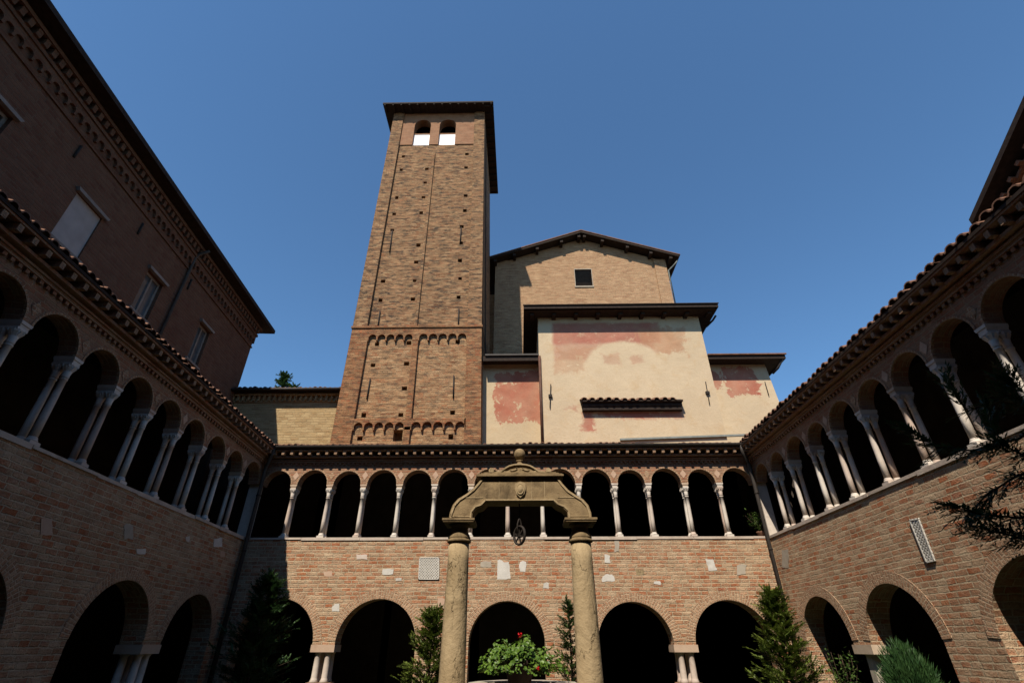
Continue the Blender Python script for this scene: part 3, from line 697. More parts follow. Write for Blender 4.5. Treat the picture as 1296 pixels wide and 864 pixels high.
# ------------------------------------------------------------------ plaster fronts: procedural render with its own faded red paint
def plaster(name, reds, base=(.43,.338,.225), arc=None, soft=.16):
    """reds = list of (x0,x1,z0,z1,noise,seed,strength,colour) in the thing's own metres: surviving scraps of old red paint"""
    t = NT(name); ob = t.obj(); sp = t.n('ShaderNodeSeparateXYZ'); t.l(ob, sp.inputs[0]); X, Z = sp.outputs[0], sp.outputs[2]
    big = t.noise(ob, .45, 6, .7); fine = t.noise(ob, 14, 5, .75); mid = t.noise(ob, 1.6, 7, .7, .4)
    mp = t.n('ShaderNodeMapping'); t.l(ob, mp.inputs[0]); mp.inputs['Scale'].default_value = (1.0, 1.0, .28); run = t.noise(mp.outputs[0], 2.2, 6, .7)
    mp = t.n('ShaderNodeMapping'); t.l(ob, mp.inputs[0]); mp.inputs['Scale'].default_value = (.7, 1.0, 1.3); lay = t.noise(mp.outputs[0], 1.5, 6, .72)
    col = t.mix(t.step(big.outputs[0], .35, .65), base, (base[0]*1.16, base[1]*1.17, base[2]*1.18))
    col = t.mix(t.math('MULTIPLY', t.step(mid.outputs[0], .52, .68), .55, True), col, (base[0]*.98, base[1]*.86, base[2]*.72))
    col = t.mix(t.math('MULTIPLY', t.step(lay.outputs[0], .58, .74), .35, True), col, (base[0]*.80, base[1]*.72, base[2]*.62))
    col = t.mix(t.math('MULTIPLY', t.step(run.outputs[0], .58, .72), .35, True), col, (base[0]*.85, base[1]*.82, base[2]*.78))
    col = t.mix(t.math('MULTIPLY', t.step(fine.outputs[0], .5, .75), .35, True), col, (base[0]*.72, base[1]*.68, base[2]*.64))
    for (x0,x1,z0,z1,nz,sd,stg,rc) in reds:
        off = t.n('ShaderNodeVectorMath', operation='ADD'); t.l(ob, off.inputs[0]); off.inputs[1].default_value = (sd*7.3, sd, sd*3.1)
        n1 = t.noise(off.outputs[0], 1.1, 9, .74, .5); n2 = t.noise(off.outputs[0], 1.9, 9, .74, .4); n3 = t.noise(off.outputs[0], .9, 3, .5)
        d = t.math('MINIMUM', t.math('MINIMUM', t.math('SUBTRACT', X, x0), t.math('SUBTRACT', x1, X)), t.math('MINIMUM', t.math('SUBTRACT', Z, z0), t.math('SUBTRACT', z1, Z)))
        d = t.math('ADD', d, t.math('MULTIPLY', t.math('SUBTRACT', n1.outputs[0], .55), nz*2.9))
        if arc and z0 > 11.5 and x1-x0 > 2:
            ax, az, rx, rz = arc
            e = t.math('SQRT', t.math('ADD', t.math('POWER', t.math('DIVIDE', t.math('SUBTRACT', X, ax), rx), 2.0), t.math('POWER', t.math('DIVIDE', t.math('SUBTRACT', Z, az), rz), 2.0)))
            d = t.math('MINIMUM', d, t.math('ADD', t.math('MULTIPLY', t.math('SUBTRACT', e, 1.0), 1.2), t.math('MULTIPLY', t.math('SUBTRACT', n2.outputs[0], .55), .5)))
        mk = t.step(d, 0.0, soft)
        wear = t.math('MULTIPLY', t.step(n2.outputs[0], .63, .57), t.math('ADD', .62, t.math('MULTIPLY', t.step(n3.outputs[0], .3, .65), .4)), True)
        red = t.mix(t.step(n1.outputs[0], .4, .6), dim(rc, .88), dim(rc, 1.1))
        col = t.mix(t.math('MULTIPLY', t.math('MULTIPLY', mk, wear), stg), col, red)
    t.bump(t.math('ADD', t.math('ADD', mid.outputs[0], t.math('MULTIPLY', lay.outputs[0], .5)), t.math('MULTIPLY', fine.outputs[0], .3)), .8, .03)
    return t.done(col)

chapel = thing('plaster_chapel', 'cream plastered church front with faded red paint and a small tiled canopy', 'church', (0, 20.0, 0))
pm = plaster('chapel_plaster', [(1.52,6.4,12.7,14.95,.16,1,.6,(.33,.12,.082)),(1.5,6.8,13.6,14.97,.14,9,.75,(.30,.095,.068)),(5.5,8.0,12.9,14.7,.75,2,.85,(.34,.18,.10)),(1.6,4.0,12.1,13.6,.6,7,.55,(.34,.18,.10)),(3.7,4.7,12.45,13.25,.5,3,.5,(.32,.15,.095)),(5.15,5.9,12.55,13.15,.5,4,.5,(.32,.15,.095)),(2.5,3.3,9.25,10.35,.36,5,.9,(.30,.092,.062)),(3.2,7.1,9.85,10.35,.33,6,.9,(.30,.092,.062)),(1.8,2.6,10.2,10.6,.4,8,.6,(.30,.092,.062))], arc=(4.85,12.45,1.7,1.25))
def cwarp(p):
    x, y, z = p; return (x + (0.0 if x < 4 else (0.0)), y, z)
m = MB(); m.box(.91, 8.70, 0, 6.7, 0, 15.35); m.build('wall', pm, chapel)
m = MB(); E0, E1 = .22, 9.46
m.face([(E0,-.7,15.38),(E1,-.7,15.38),(E1,6.69,16.9),(E0,6.69,16.9)]); m.face([(E0,-.66,15.18),(E1-.04,-.66,15.18),(E1-.04,6.69,15.30),(E0,6.69,15.30)][::-1])
m.box(E0,E1,-.72,-.66,15.24,15.41); m.box(E1-.05,E1+.002,-.66,6.69,15.24,15.41); m.box(E0-.002,E0+.05,-.66,6.69,15.24,15.41)
ro = m.build('roof', M['wood'], chapel)
for k in range(9): x = E0+.4+k*1.06; m = MB(); m.box(x-.09,x+.09,-.45,0,15.05,15.22); m.build('rafter_end', M['wood'], ro)
m = MB(); m.box(E0-.03,E1+.03,-.78,-.70,15.412,15.45); m.build('roof_edge', M['wood'], ro)
m = MB(); m.tube([(E1+.02,-.2,15.1),(E1-.1,.0,14.95),(E1-.3,.4,14.85)], .05, 8); m.build('gutter_bracket', M['iron'], chapel)
# the canopy that sheltered a painting
cn = MB(); cx0, cx1 = 2.68, 7.05
cn.box(cx0, cx1, -.36, -.002, 10.56, 10.62); cn.face([(cx0,-.36,10.621),(cx1,-.36,10.621),(cx1,-.002,10.80),(cx0,-.002,10.80)])
cn.face([(cx0,-.36,10.62),(cx0,-.002,10.80),(cx0,-.002,10.62)]); cn.face([(cx1,-.36,10.62),(cx1,-.002,10.62),(cx1,-.002,10.80)])
cn.box(cx0+.03,cx1-.03,-.24,-.002,10.40,10.558); cn.box(cx0+.05,cx1-.05,-.19,-.002,10.28,10.398); cn.box(cx0+.03,cx1-.03,-.22,-.002,10.22,10.278)
co_ = cn.build('tiled_canopy', M['wood'], chapel)
tr = tile_roof(cx0-.05, cx1+.05, -.03, 10.61, R(27), 0, 0, .345, -.42, 3); tr.build('canopy_tiles', M['tile'], co_)
for (px, py, qx, qy) in ((697,486,696,516),(893,483,898,511)):
    anchor(chapel, atY(px,py,19.95)-chapel.location, atY(qx,qy,19.95)-chapel.location, r=.022)
m = MB(); m.tube([(.93,-.07,13.0),(.93,-.07,8.5)], .06, 8); m.build('downpipe', M['copper'], chapel)
m = MB(); m.prism([(4.2,8.9),(11.9,9.14),(11.9,9.22),(4.2,8.98)], -.1, 0); m.build('flashing', M['zinc'], chapel)

annex_l = thing('plaster_annex', 'narrow plastered bay with a large red patch between the tower and the cream church front', 'church annex', (-1.6, 20.6, 0), group='plastered bays beside the church front')
pm = plaster('annex_plaster', [(.35,2.7,9.9,12.6,.62,13,.97,(.31,.105,.065))], base=(.41,.32,.205), soft=.04)
m = MB(); m.box(-.6, 2.5, 0, 6, 0, 12.95); m.build('wall', pm, annex_l)
m = MB(); m.box(-.1,2.49,-.62,-.56,12.80,13.06); m.face([(-.1,-.62,13.07),(2.49,-.62,13.07),(2.49,6,15.0),(-.1,6,15.0)]); m.face([(-.1,-.56,12.86),(2.49,-.56,12.86),(2.49,0,12.95),(-.1,0,12.95)][::-1]); ro = m.build('roof', M['wood'], annex_l)
m = MB(); m.box(-.0,2.50,-.70,-.62,13.05,13.13); m.build('gutter', M['gutter'], annex_l)

annex_r = thing('plaster_annex', 'plastered bay with small red flakes at the right end of the church front', 'church annex', (8.7, 20.6, 0), group='plastered bays beside the church front')
pm = plaster('annex_right_plaster', [(-.2,.75,11.5,12.5,.42,21,.9,(.31,.10,.065)),(.75,2.45,11.1,12.75,.62,25,1.0,(.31,.10,.065))], soft=.04)
m = MB(); m.prism([(-.4,0),(3.0,0),(2.98,10.9),(2.84,12.95),(-.4,12.95)], 0, 6); m.build('wall', pm, annex_r)
m = MB(); m.box(.0,3.55,-.62,-.56,12.80,13.0); m.face([(.0,-.62,13.01),(3.55,-.62,13.01),(3.55,6,15.0),(.0,6,15.0)]); m.face([(.0,-.56,12.82),(3.55,-.56,12.82),(3.55,6,12.96),(.0,6,12.96)][::-1]); m.box(3.50,3.552,-.56,6,12.80,13.0); ro = m.build('roof', M['wood'], annex_r)
m = MB(); m.box(.0,3.6,-.70,-.62,12.99,13.05); m.build('roof_edge', M['tile'], ro)
m = MB(); m.tube([(3.45,-.55,12.85),(3.2,-.35,12.45),(3.02,-.1,12.3)], .06, 8); m.build('gutter_bracket', M['iron'], annex_r)
anchor(annex_r, atY(968,483,20.55)-annex_r.location, atY(973,500,20.55)-annex_r.location, r=.02, mid=False)

# ------------------------------------------------------------------ tall brick building on the left
OFF = 4.4
house = thing('brick_building', 'tall shaded red brick building with shuttered windows and a corbelled eave on the left', 'building', LOC_L + NL*OFF, R(93.3))
wins = [(6.55,7.53,10.95,12.62),(9.80,10.84,10.95,12.57),(13.24,14.12,11.02,12.60),(16.72,17.52,11.1,12.75)]
m = MB(); UH = 20.85
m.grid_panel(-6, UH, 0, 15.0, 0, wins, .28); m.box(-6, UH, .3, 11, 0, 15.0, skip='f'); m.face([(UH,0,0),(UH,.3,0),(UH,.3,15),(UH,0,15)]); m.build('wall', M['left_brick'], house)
for i, (a,b,c,d_) in enumerate(wins):
    if i == 1:
        p = MB(); p.box(a+.002,b-.002,.05,.24,c+.002,d_-.002); wn = p.build('blind_panel', M['blind_paint'], house)
    else:
        p = MB(); fw = .09
        p.box(a+.002,a+fw,.12,.2,c+.002,d_-.002); p.box(b-fw,b-.002,.12,.2,c+.002,d_-.002); p.box(a+fw,b-fw,.12,.2,d_-fw,d_-.002); p.box(a+fw,b-fw,.12,.2,c+.002,c+fw); p.box((a+b)/2-.04,(a+b)/2+.04,.12,.2,c+fw,d_-fw)
        wn = p.build('window', M['frame_paint'], house)
        g = MB(); g.box(a+fw,b-fw,.165,.175,c+fw,d_-fw); g.build('pane', M['glass'], wn)
    h = MB(); h.prism([(a-.08,d_+.0),(b+.08,d_+.0),(b+.14,d_+.10),(a-.14,d_+.10)], -.12, -.002); h.build('window_hood', M['frame_paint'], wn)
    h = MB(); h.box(a-.1,b+.1,-.07,0,c-.08,c); h.build('window_sill', M['frame_paint'], wn)
m = MB(); m.box(-6,UH+.03,-.05,0,13.98,14.04)
n = int((UH+6)/.30); p_ = (UH+6)/n
m.arched_wall(-6, UH, 14.22, 14.62, [(-6+k*p_+.035,-6+(k+1)*p_-.035,14.32) for k in range(n)], -.09, -.002, seg=6, back=False)
m.box(-6,UH+.05,-.14,0,14.62,14.74); m.box(-6,UH+.1,-.26,0,14.98,15.1)
x = -5.9
while x < UH: m.box(x, x+.13, -.22, 0, 14.74, 14.98); x += .26
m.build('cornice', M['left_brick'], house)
m = MB(); m.box(-6,UH+.5,-.62,.6,15.17,15.24); m.face([(-6,-.66,15.34),(UH+.55,-.66,15.34),(UH+.55,5.5,17.4),(-6,5.5,17.4)]); m.box(-6,UH+.55,-.66,-.62,15.16,15.34); m.box(UH+.5,UH+.55,-.62,6,15.16,15.34); m.box(UH, UH+.5,.6,11,15.17,15.24)
m.build('roof', M['wood'], house)
m = MB(); m.tube([(14.95,-.5,14.98),(14.93,-.2,14.8),(14.92,-.08,14.6),(14.8,-.08,9.0)], .055, 8); m.build('downpipe', M['gutter'], house)
for u, z in ((9.15,13.5),(12.15,13.45),(15.27,13.55)): anchor(house, (u,-.03,z+.24), (u,-.03,z-.24), r=.035, mid=False)

# ------------------------------------------------------------------ gabled house beyond the right wing
gh = thing('gabled_house', 'far right brick house showing only its raking eave above the cloister roof', 'house', (12.35, 9.35, 0), R(-90))
# local x runs towards the camera, y away from the court
m = MB(); m.face([(.3,0,0),(14,0,0),(14,0,11.1),(7.2,0,15.0),(.3,0,11.1)]); m.face([(.3,0,0),(.3,0,11.1),(.3,8,11.1),(.3,8,0)]); m.box(.31,13.9,.1,8,0,10.9,skip='f'); m.build('wall', M['link_brick'], gh)
sl_ = math.tan(R(29)); m = MB(); th = .16
m.prism([(-.25,11.1-th),(7.2,11.1-th+7.45*sl_),(7.2,11.1+7.45*sl_),(-.25,11.1)], -.52, 9); m.prism([(7.2,11.1-th+7.45*sl_),(14.6,11.1-th),(14.6,11.1),(7.2,11.1+7.45*sl_)], -.52, 9); ro = m.build('roof', M['wood'], gh)
m = MB(); x = .5
while x < 6: b = MB(); b.obox(Matrix.Translation((x,-.12,11.0+(x+.1)*sl_-.16)) @ Matrix.Rotation(-R(29),4,'Y'), .12, .24, .10); b.build('bracket', M['spandrel_brick'], ro); x += .34
m.prism([(.0,10.82),(7,10.82+7*sl_),(7,10.9+7*sl_),(.0,10.9)], -.12, 0)
m.build('cornice', M['spandrel_brick'], ro)

# ------------------------------------------------------------------ tall house added unseen behind the camera to block sky light and bounce
rh = thing('brick_building', 'plain tall brick building added unseen behind the camera to block sky light', 'building', (10.5, -5.2, 0), R(180))
m = MB(); wn_ = [(2.5+3.4*k, 3.5+3.4*k, 10.3, 12.0) for k in range(6)]
m.grid_panel(0, 22, 0, 14.6, 0, wn_, .3); m.box(0, 22, .31, 9, 0, 14.6, skip='f'); m.build('wall', M['left_brick'], rh)
m = MB(); m.box(-.5, 22.5, -.6, .4, 14.6, 14.8); m.prism([(-.5,14.81),(22.5,14.81),(22.5,15.0),(-.5,15.0)], -.62, 9.5); m.build('roof', M['tile'], rh)
for a_,b_,c_,d_ in wn_:
    g = MB(); g.box(a_+.002,b_-.002,.1,.14,c_+.002,d_-.002); g.build('window', M['frame_paint'], rh)

# ------------------------------------------------------------------ the well
WY = 6.4; kx = WY/6.3
well = thing('stone_well', 'weathered sandstone well frame with two columns, scrolled pediment and ball finial', 'well', (0, WY, 0))
def wz(z): return CZ + (z-CZ)*kx
for xc, lab in ((-.745*kx, 0), (.712*kx, 1)):
    c = MB()
    prof = [(.142,.95),(.142,1.25),(.136,1.7),(.13,2.1),(.124,2.45),(.122,2.645)]
    c.lathe([(.19,.80),(.19,.86),(.165,.88),(.17,.92),(.145,.95)]+prof[1:], (xc,0,0), seg=28); col_o = c.build('column', M['sandstone'], well)
    k = MB(); k.lathe([(.124,2.65),(.142,2.655),(.147,2.67),(.142,2.685),(.128,2.69),(.135,2.70),(.138,2.71),(.110,2.765),(.100,2.80)], (xc,0,0), seg=28)
    k.lathe([(.100,2.80),(.105,2.83),(.135,2.861)], (xc,0,0), seg=28)
    k.box(xc-.185,xc+.185,-.20,.20,2.862,2.88); k.box(xc-.195,xc+.195,-.21,.21,2.8805,2.905); k.build('capital', M['well_stone'], col_o)
arch_pts = [(-.87,2.86),(-.59,2.86),(-.585,2.94),(-.54,3.0),(-.47,3.025),(-.42,3.08),(.39,3.08),(.44,3.03),(.51,3.0),(.56,2.95),(.565,2.86),(.85,2.86),(.845,2.94),(.82,3.03),(.76,3.10),(.67,3.155),(.59,3.21),(.52,3.29),(.465,3.375),(-.48,3.375),(-.535,3.30),(-.60,3.225),(-.68,3.165),(-.77,3.11),(-.83,3.04),(-.86,2.95)]
pp = [(x*kx, wz(z)+.012) for x, z in arch_pts]
# the arch is drawn as convex strips so that the concave outline fills cleanly
def strips(lo, hi, y0, y1, mb):
    """lo, hi: lists of (x,z) with the same x-order; solid between them"""
    for (a, b), (c, d) in zip(zip(lo, lo[1:]), zip(hi, hi[1:])): mb.prism([a, b, d, c], y0, y1)
W_ = lambda x, z: (x*kx, wz(z)+.012)
am = MB()
import bisect
outer = [(-.87,2.86),(-.86,2.95),(-.83,3.04),(-.77,3.11),(-.68,3.165),(-.60,3.225),(-.535,3.30),(-.48,3.375),(.465,3.375),(.52,3.29),(.59,3.21),(.67,3.155),(.76,3.10),(.82,3.03),(.845,2.94),(.85,2.86)]
inner = [(-.59,2.86),(-.585,2.94),(-.54,3.0),(-.47,3.025),(-.42,3.08),(.39,3.08),(.44,3.03),(.51,3.0),(.56,2.95),(.565,2.86)]
bm_front = [W_(*p) for p in outer] + [W_(*p) for p in reversed(inner)]
n_ = len(bm_front)
am.v += [(x,-.14,z) for x,z in bm_front] + [(x,.14,z) for x,z in bm_front]
am.f.append(tuple(range(n_-1,-1,-1))); am.f.append(tuple(range(n_,2*n_)))
for i in range(n_): j = (i+1)%n_; am.f.append((i, j, n_+j, n_+i))
arch_o = am.build('arch_beam', M['well_stone'], well)
mo = MB()
def band(pts, wd, y0, y1, mb):
    P = [Vector((x,0,z)) for x,z in pts]
    for i in range(len(P)-1):
        a, b = P[i], P[i+1]; d = (b-a).normalized(); nn = Vector((-d.z,0,d.x))*wd/2
        mb.prism([((a-nn).x,(a-nn).z),((b-nn).x,(b-nn).z),((b+nn).x,(b+nn).z),((a+nn).x,(a+nn).z)], y0, y1)
band([W_(x*.975,z-.012) for x,z in outer[:8]], .022, -.155, -.135, mo); band([W_(x*.975,z-.012) for x,z in outer[8:]], .022, -.155, -.135, mo)
band([W_(x*1.03,z+.014) for x,z in inner], .018, -.152, -.135, mo)
for xj, z0j, z1j in ((-.27,3.085,3.37),(.135,3.085,3.37),(.30,3.085,3.37)): mo.box(xj-.003,xj+.003,-.1435,-.138,wz(z0j)+.012,wz(z1j)+.012)
for xa_,xb_,zj in ((-.86,-.60,2.90),(.59,.84,2.90),(-.70,-.46,3.12),(.45,.66,3.12)): mo.box(xa_*kx,xb_*kx,-.146,-.138,wz(zj)+.009,wz(zj)+.019)
mo.build('edge_moulding', M['sandstone'], arch_o)
sh = MB(); sx, sz = 0.0-.005, wz(3.235)
spts = [(0,-.105),(.045,-.06),(.062,.0),(.06,.06),(.035,.075),(0,.085),(-.035,.075),(-.06,.06),(-.062,0),(-.045,-.06)]
sh.prism([(sx+a*1.1, sz+b*1.05) for a,b in spts], -.168, -.13)
rings_ = [[(sx+f*.05*math.cos(k*math.pi/10), y_, sz-.006+f*.072*math.sin(k*math.pi/10)) for k in range(20)] for f, y_ in ((1,-.165),(1,-.178),(.86,-.184),(.8,-.176),(.66,-.184),(.4,-.194),(.15,-.198))]
for ra_, rb_ in zip(rings_, rings_[1:]):
    for k in range(20): sh.face([ra_[k], ra_[(k+1)%20], rb_[(k+1)%20], rb_[k]], smooth=True)
sh.face(rings_[-1])
sh.build('shield', M['sandstone'], arch_o)
# cornice and pediment
pd = MB()
for hw, z0, z1, yy in ((.545,3.375,3.395,.19),(.53,3.395,3.408,.175),(.49,3.408,3.425,.15),(.455,3.425,3.44,.13)):
    pd.box(-hw*kx-.01, hw*kx-.01, -yy, yy, wz(z0)+.012, wz(z1)+.012)
ped = pd.build('pediment_cornice', M['well_stone'], well)
cur = [(-.33,3.432),(-.285,3.436),(-.25,3.448),(-.21,3.478),(-.17,3.506),(-.13,3.528),(-.07,3.542),(0,3.548),(.07,3.542),(.13,3.528),(.17,3.506),(.21,3.478),(.25,3.448),(.285,3.436),(.33,3.432)]
pm_ = MB(); q = [(x*kx-.01, wz(z)+.012) for x,z in cur]
base_ = [(x, wz(3.425)+.011) for x,_ in q]
strips(base_, q, -.09, .09, pm_); tym = pm_.build('tympanum', M['well_stone'], well)
vm = MB(); band(q, .018, -.115, .1, vm)
for sx_ in (-1, 1):
    cx_ = (.36*sx_)*kx-.01; cz_ = wz(3.462)+.012
    ring = [(cx_+.034*math.cos(a*math.pi/6), cz_+.034*math.sin(a*math.pi/6)) for a in range(12)]; vm.prism(ring, -.13, .1)
    band([(cx_-sx_*.25+sx_*.03*0+sx_*(.0+.22*f), wz(3.445)+.012+.012*math.sin(f*3)) for f in (0,.25,.5,.75,1)], .016, -.105, -.08, vm)
    spir = [(-.01+sx_*(.02+.11*f)+sx_*.018*math.cos(f*9), wz(3.482)+.012+.03*math.sin(f*7)*(1-f)) for f in [k/9 for k in range(10)]]
    band(spir, .014, -.102, -.085, vm)
vm.build('scroll_moulding', M['sandstone'], tym)
bl = MB(); zb = wz(3.722)
bl.lathe([(.05,-.17),(.06,-.14),(.035,-.12),(.03,-.10),(.05,-.085)], (-.01,0,zb), seg=16)
n = 12; bl.lathe([(max(.001,.076*math.sin(math.pi*k/n)), -.078*math.cos(math.pi*k/n)) for k in range(n+1)], (-.01,0,zb), seg=20); bl.build('ball_finial', M['well_stone'], well)
# parapet of the well head
pw = MB(); pw.lathe([(.62,0),(.62,.1),(.56,.14),(.55,1.05),(.60,1.10)], (0,0,0), seg=8, smooth=False); pwo = pw.build('well_head', M['well_stone'], well)
rm_ = MB(); rm_.lathe([(.60,1.10),(.64,1.12),(.66,1.18),(.66,1.235),(.63,1.25),(.40,1.25),(.38,1.15)], (0,0,0), seg=8, smooth=False); rm_.build('rim', M['grey_stone'], pwo)
for xc in (-.745*kx, .712*kx):
    p = MB(); p.box(xc-.2,xc+.2,-.2,.2,0,.80); p.build('column_plinth', M['well_stone'], well)
# pulley hanging from the arch
pul = thing('well_pulley', 'rusty iron pulley wheel hanging under the arch of the well', 'pulley', (-.02, WY, wz(2.72)), R(38))
# wheel in the local y-z plane, axle along local x
def torus(mb, R0, r, seg=28, s2=8):
    for i in range(seg):
        for j in range(s2):
            q = []
            for (a, b) in ((i,j),(i+1,j),(i+1,j+1),(i,j+1)):
                A_, B_ = 2*math.pi*a/seg, 2*math.pi*b/s2; rr = R0+r*math.cos(B_); q.append((r*math.sin(B_)*1.3, rr*math.cos(A_), rr*math.sin(A_)))
            mb.face(q, smooth=True)
wh = MB(); torus(wh, .105, .014)
for k in range(3):
    a = k*math.pi/3+.3; wh.obox(Matrix.Rotation(a,4,'X'), .012, .2, .018)
wh.obox(Matrix.Identity(4), .07, .04, .04); wh.build('wheel', M['iron'], pul)
st = MB(); st.tube([(-.032,0,-.01),(-.032,0,.13),(-.012,0,.18),(0,0,.2),(0,0,wz(3.08)-wz(2.72)+.01)], .009, 6); st.tube([(.032,0,-.01),(.032,0,.13),(.012,0,.18),(0,0,.2)], .009, 6); st.build('hanger', M['iron'], pul)

# ------------------------------------------------------------------ plants
def disc_leaf(mb, c, nrm, r, n=7, cup=.25, rnd=random):
    nrm = nrm.normalized(); a = nrm.cross(Vector((0,0,1)));
    if a.length < .1: a = Vector((1,0,0))
    a.normalize(); b = nrm.cross(a); ring = []
    for k in range(n):
        t_ = 2*math.pi*k/n; rr = r*(1+.12*math.sin(3*t_+c.x*40)); ring.append(c + a*rr*math.cos(t_) + b*rr*math.sin(t_) + nrm*cup*r*(.6+.4*math.sin(2*t_)))
    for k in range(n): mb.face([c, ring[k], ring[(k+1)%n]])
def blade(mb, p, d, L, wd, up):
    d = d.normalized(); s = d.cross(up)
    if s.length < .05: s = d.cross(Vector((1,0,0)))
    s.normalize(); q = p+d*L*.45
    mb.face([p, q+s*wd*.5, p+d*L, q-s*wd*.5])
def spray(mb, p, d, L, rnd, wd=.02, n=9):
    """flat fern-like spray of scale leaves"""
    d = d.normalized(); s = d.cross(Vector((rnd.uniform(-.5,.5),rnd.uniform(-.5,.5),1))).normalized()
    for k in range(n):
        f = (k+.3)/n; q = p+d*L*f + Vector((0,0,-.12*L*f*f))
        for sg in (-1,1):
            dd = d*.75 + s*sg*(.8-.3*f) + Vector((rnd.uniform(-.25,.25),rnd.uniform(-.25,.25),rnd.uniform(-.25,.25)))
            blade(mb, q, dd, L*(.42-.26*f)*rnd.uniform(.8,1.2), wd*rnd.uniform(.8,1.3), Vector((rnd.uniform(-.3,.3),rnd.uniform(-.3,.3),1)))
    blade(mb, p+d*L*.8, d, L*.3, wd, Vector((0,0,1)))
def conifer(label, loc, h, rad, mat, n=420, seed=1, sparse=0.0, shape=1.0, upright=.35, spl=.22, name='conifer_tree', cat='conifer', group='conifers in the courtyard', lean=(0,0), top_open=0.0, wd=.02):
    rnd = random.Random(seed); root = thing(name, label, cat, loc, group=group)
    tr = MB(); axis = lambda z: Vector((lean[0]*z/h, lean[1]*z/h, z))
    tr.tube([axis(h*f) for f in (0,.25,.5,.75,.97)], .035*h/2.2+.01, 7, .006); tr.build('trunk', M['bark'], root)
    fo = MB(); br = MB()
    nb = int(n/7)
    for i in range(nb):
        f = (i+rnd.random())/nb; z = h*(.08+.9*f)
        prof = rad*(1-f)**(.75*shape)*(1.0 if f > .15 else .75+f)+.04
        a = i*2.39996+rnd.uniform(-.5,.5); L = prof*rnd.uniform(.5,1.25)*(1+.16*math.sin(a*2+seed)+.10*math.sin(z*7+seed*2))
        if rnd.random() < sparse: L *= .55
        d = Vector((math.cos(a), math.sin(a), upright+rnd.uniform(-.2,.35))); b0 = axis(z-L*.25)
        tip = b0 + d.normalized()*L
        br.tube([b0, b0+(tip-b0)*.5+Vector((0,0,-.03*L)), tip], .012, 5, .003)
        for k in range(7):
            g = .25+.75*(k+rnd.random())/7; p = b0+(tip-b0)*g
            dd = (tip-b0).normalized()*.8 + Vector((rnd.uniform(-.8,.8),rnd.uniform(-.8,.8),rnd.uniform(-.2,.7)))
            spray(fo, p, dd, spl*rnd.uniform(.7,1.25), rnd, wd=wd)
    for k in range(5): spray(fo, axis(h*.93), Vector((rnd.uniform(-.4,.4),rnd.uniform(-.4,.4),1)), spl*1.2, rnd, wd=wd)
    br.build('branches', M['bark'], root); fo.build('foliage', mat, root)
    return root
M['thuja'] = leaf_mat('thuja', (.035,.065,.010), (.15,.19,.03), scale=5)
M['thuja_dark'] = leaf_mat('thuja_dark', (.03,.06,.018), (.075,.12,.03), scale=4)
M['yew'] = leaf_mat('yew', (.018,.05,.014), (.05,.095,.03), scale=6)
M['juniper'] = leaf_mat('juniper', (.016,.05,.015), (.045,.10,.026), scale=6)
M['geranium'] = leaf_mat('geranium', (.03,.075,.008), (.11,.19,.02), .45, 14)
M['laurel'] = leaf_mat('laurel', (.03,.07,.015), (.08,.13,.03), .35, 8)
M['cypress'] = leaf_mat('cypress', (.02,.05,.015), (.05,.10,.025), .7, 2)
conifer('small light green conifer against the wall just left of the well column', (-2.3, 14.6, 0), 2.35, .78, M['thuja'], 900, 3, sparse=.3, spl=.24, wd=.034, shape=.7)
conifer('thin straggly conifer showing between the geranium and the right well column', (1.22, 14.6, 0), 2.55, .42, M['thuja_dark'], 420, 4, sparse=.45, shape=.7, spl=.2, wd=.03)
conifer('bright bushy conifer in front of the rightmost sunlit arch', (6.35, 14.2, 0), 2.72, 1.05, M['thuja'], 1000, 5, sparse=.3, spl=.3, wd=.035, upright=.45)
conifer('dark conifer standing in the shaded left corner of the courtyard', (-6.9, 14.9, 0), 3.2, 1.0, M['yew'], 1000, 6, sparse=.25, shape=.7, spl=.3, wd=.035)
# rounded grey-green bush
def needle_bush(label, loc, h, rad, mat, n, seed):
    rnd = random.Random(seed); root = thing('juniper_bush', label, 'bush', loc); fo = MB(); st = MB()
    for i in range(n):
        a = rnd.uniform(0,2*math.pi); u = rnd.random()**.6; el = math.asin(rnd.random())*1.0
        d = Vector((math.cos(a)*math.cos(el)*rad, math.sin(a)*math.cos(el)*rad, math.sin(el)*h*.62)); p = Vector((0,0,h*.36))+d*(.45+.5*u)*rnd.uniform(.9,1.08)
        for k in range(9):
            blade(fo, p+Vector((rnd.uniform(-.05,.05),rnd.uniform(-.05,.05),rnd.uniform(-.05,.05))), d.normalized()+Vector((rnd.uniform(-.5,.5),rnd.uniform(-.5,.5),rnd.uniform(-.1,.7))), rnd.uniform(.07,.15), .014, Vector((rnd.uniform(-1,1),rnd.uniform(-1,1),.5)))
    for k in range(9):
        a = k*.7; st.tube([(0,0,0),(math.cos(a)*rad*.3,math.sin(a)*rad*.3,h*.4),(math.cos(a)*rad*.55,math.sin(a)*rad*.55,h*.7)], .02, 5, .005)
    st.build('stems', M['bark'], root); fo.build('foliage', mat, root); return root
needle_bush('rounded fine-needled green bush in front of the right wing column', (6.42, 10.0, 0), 1.66, .44, M['juniper'], 1500, 8)
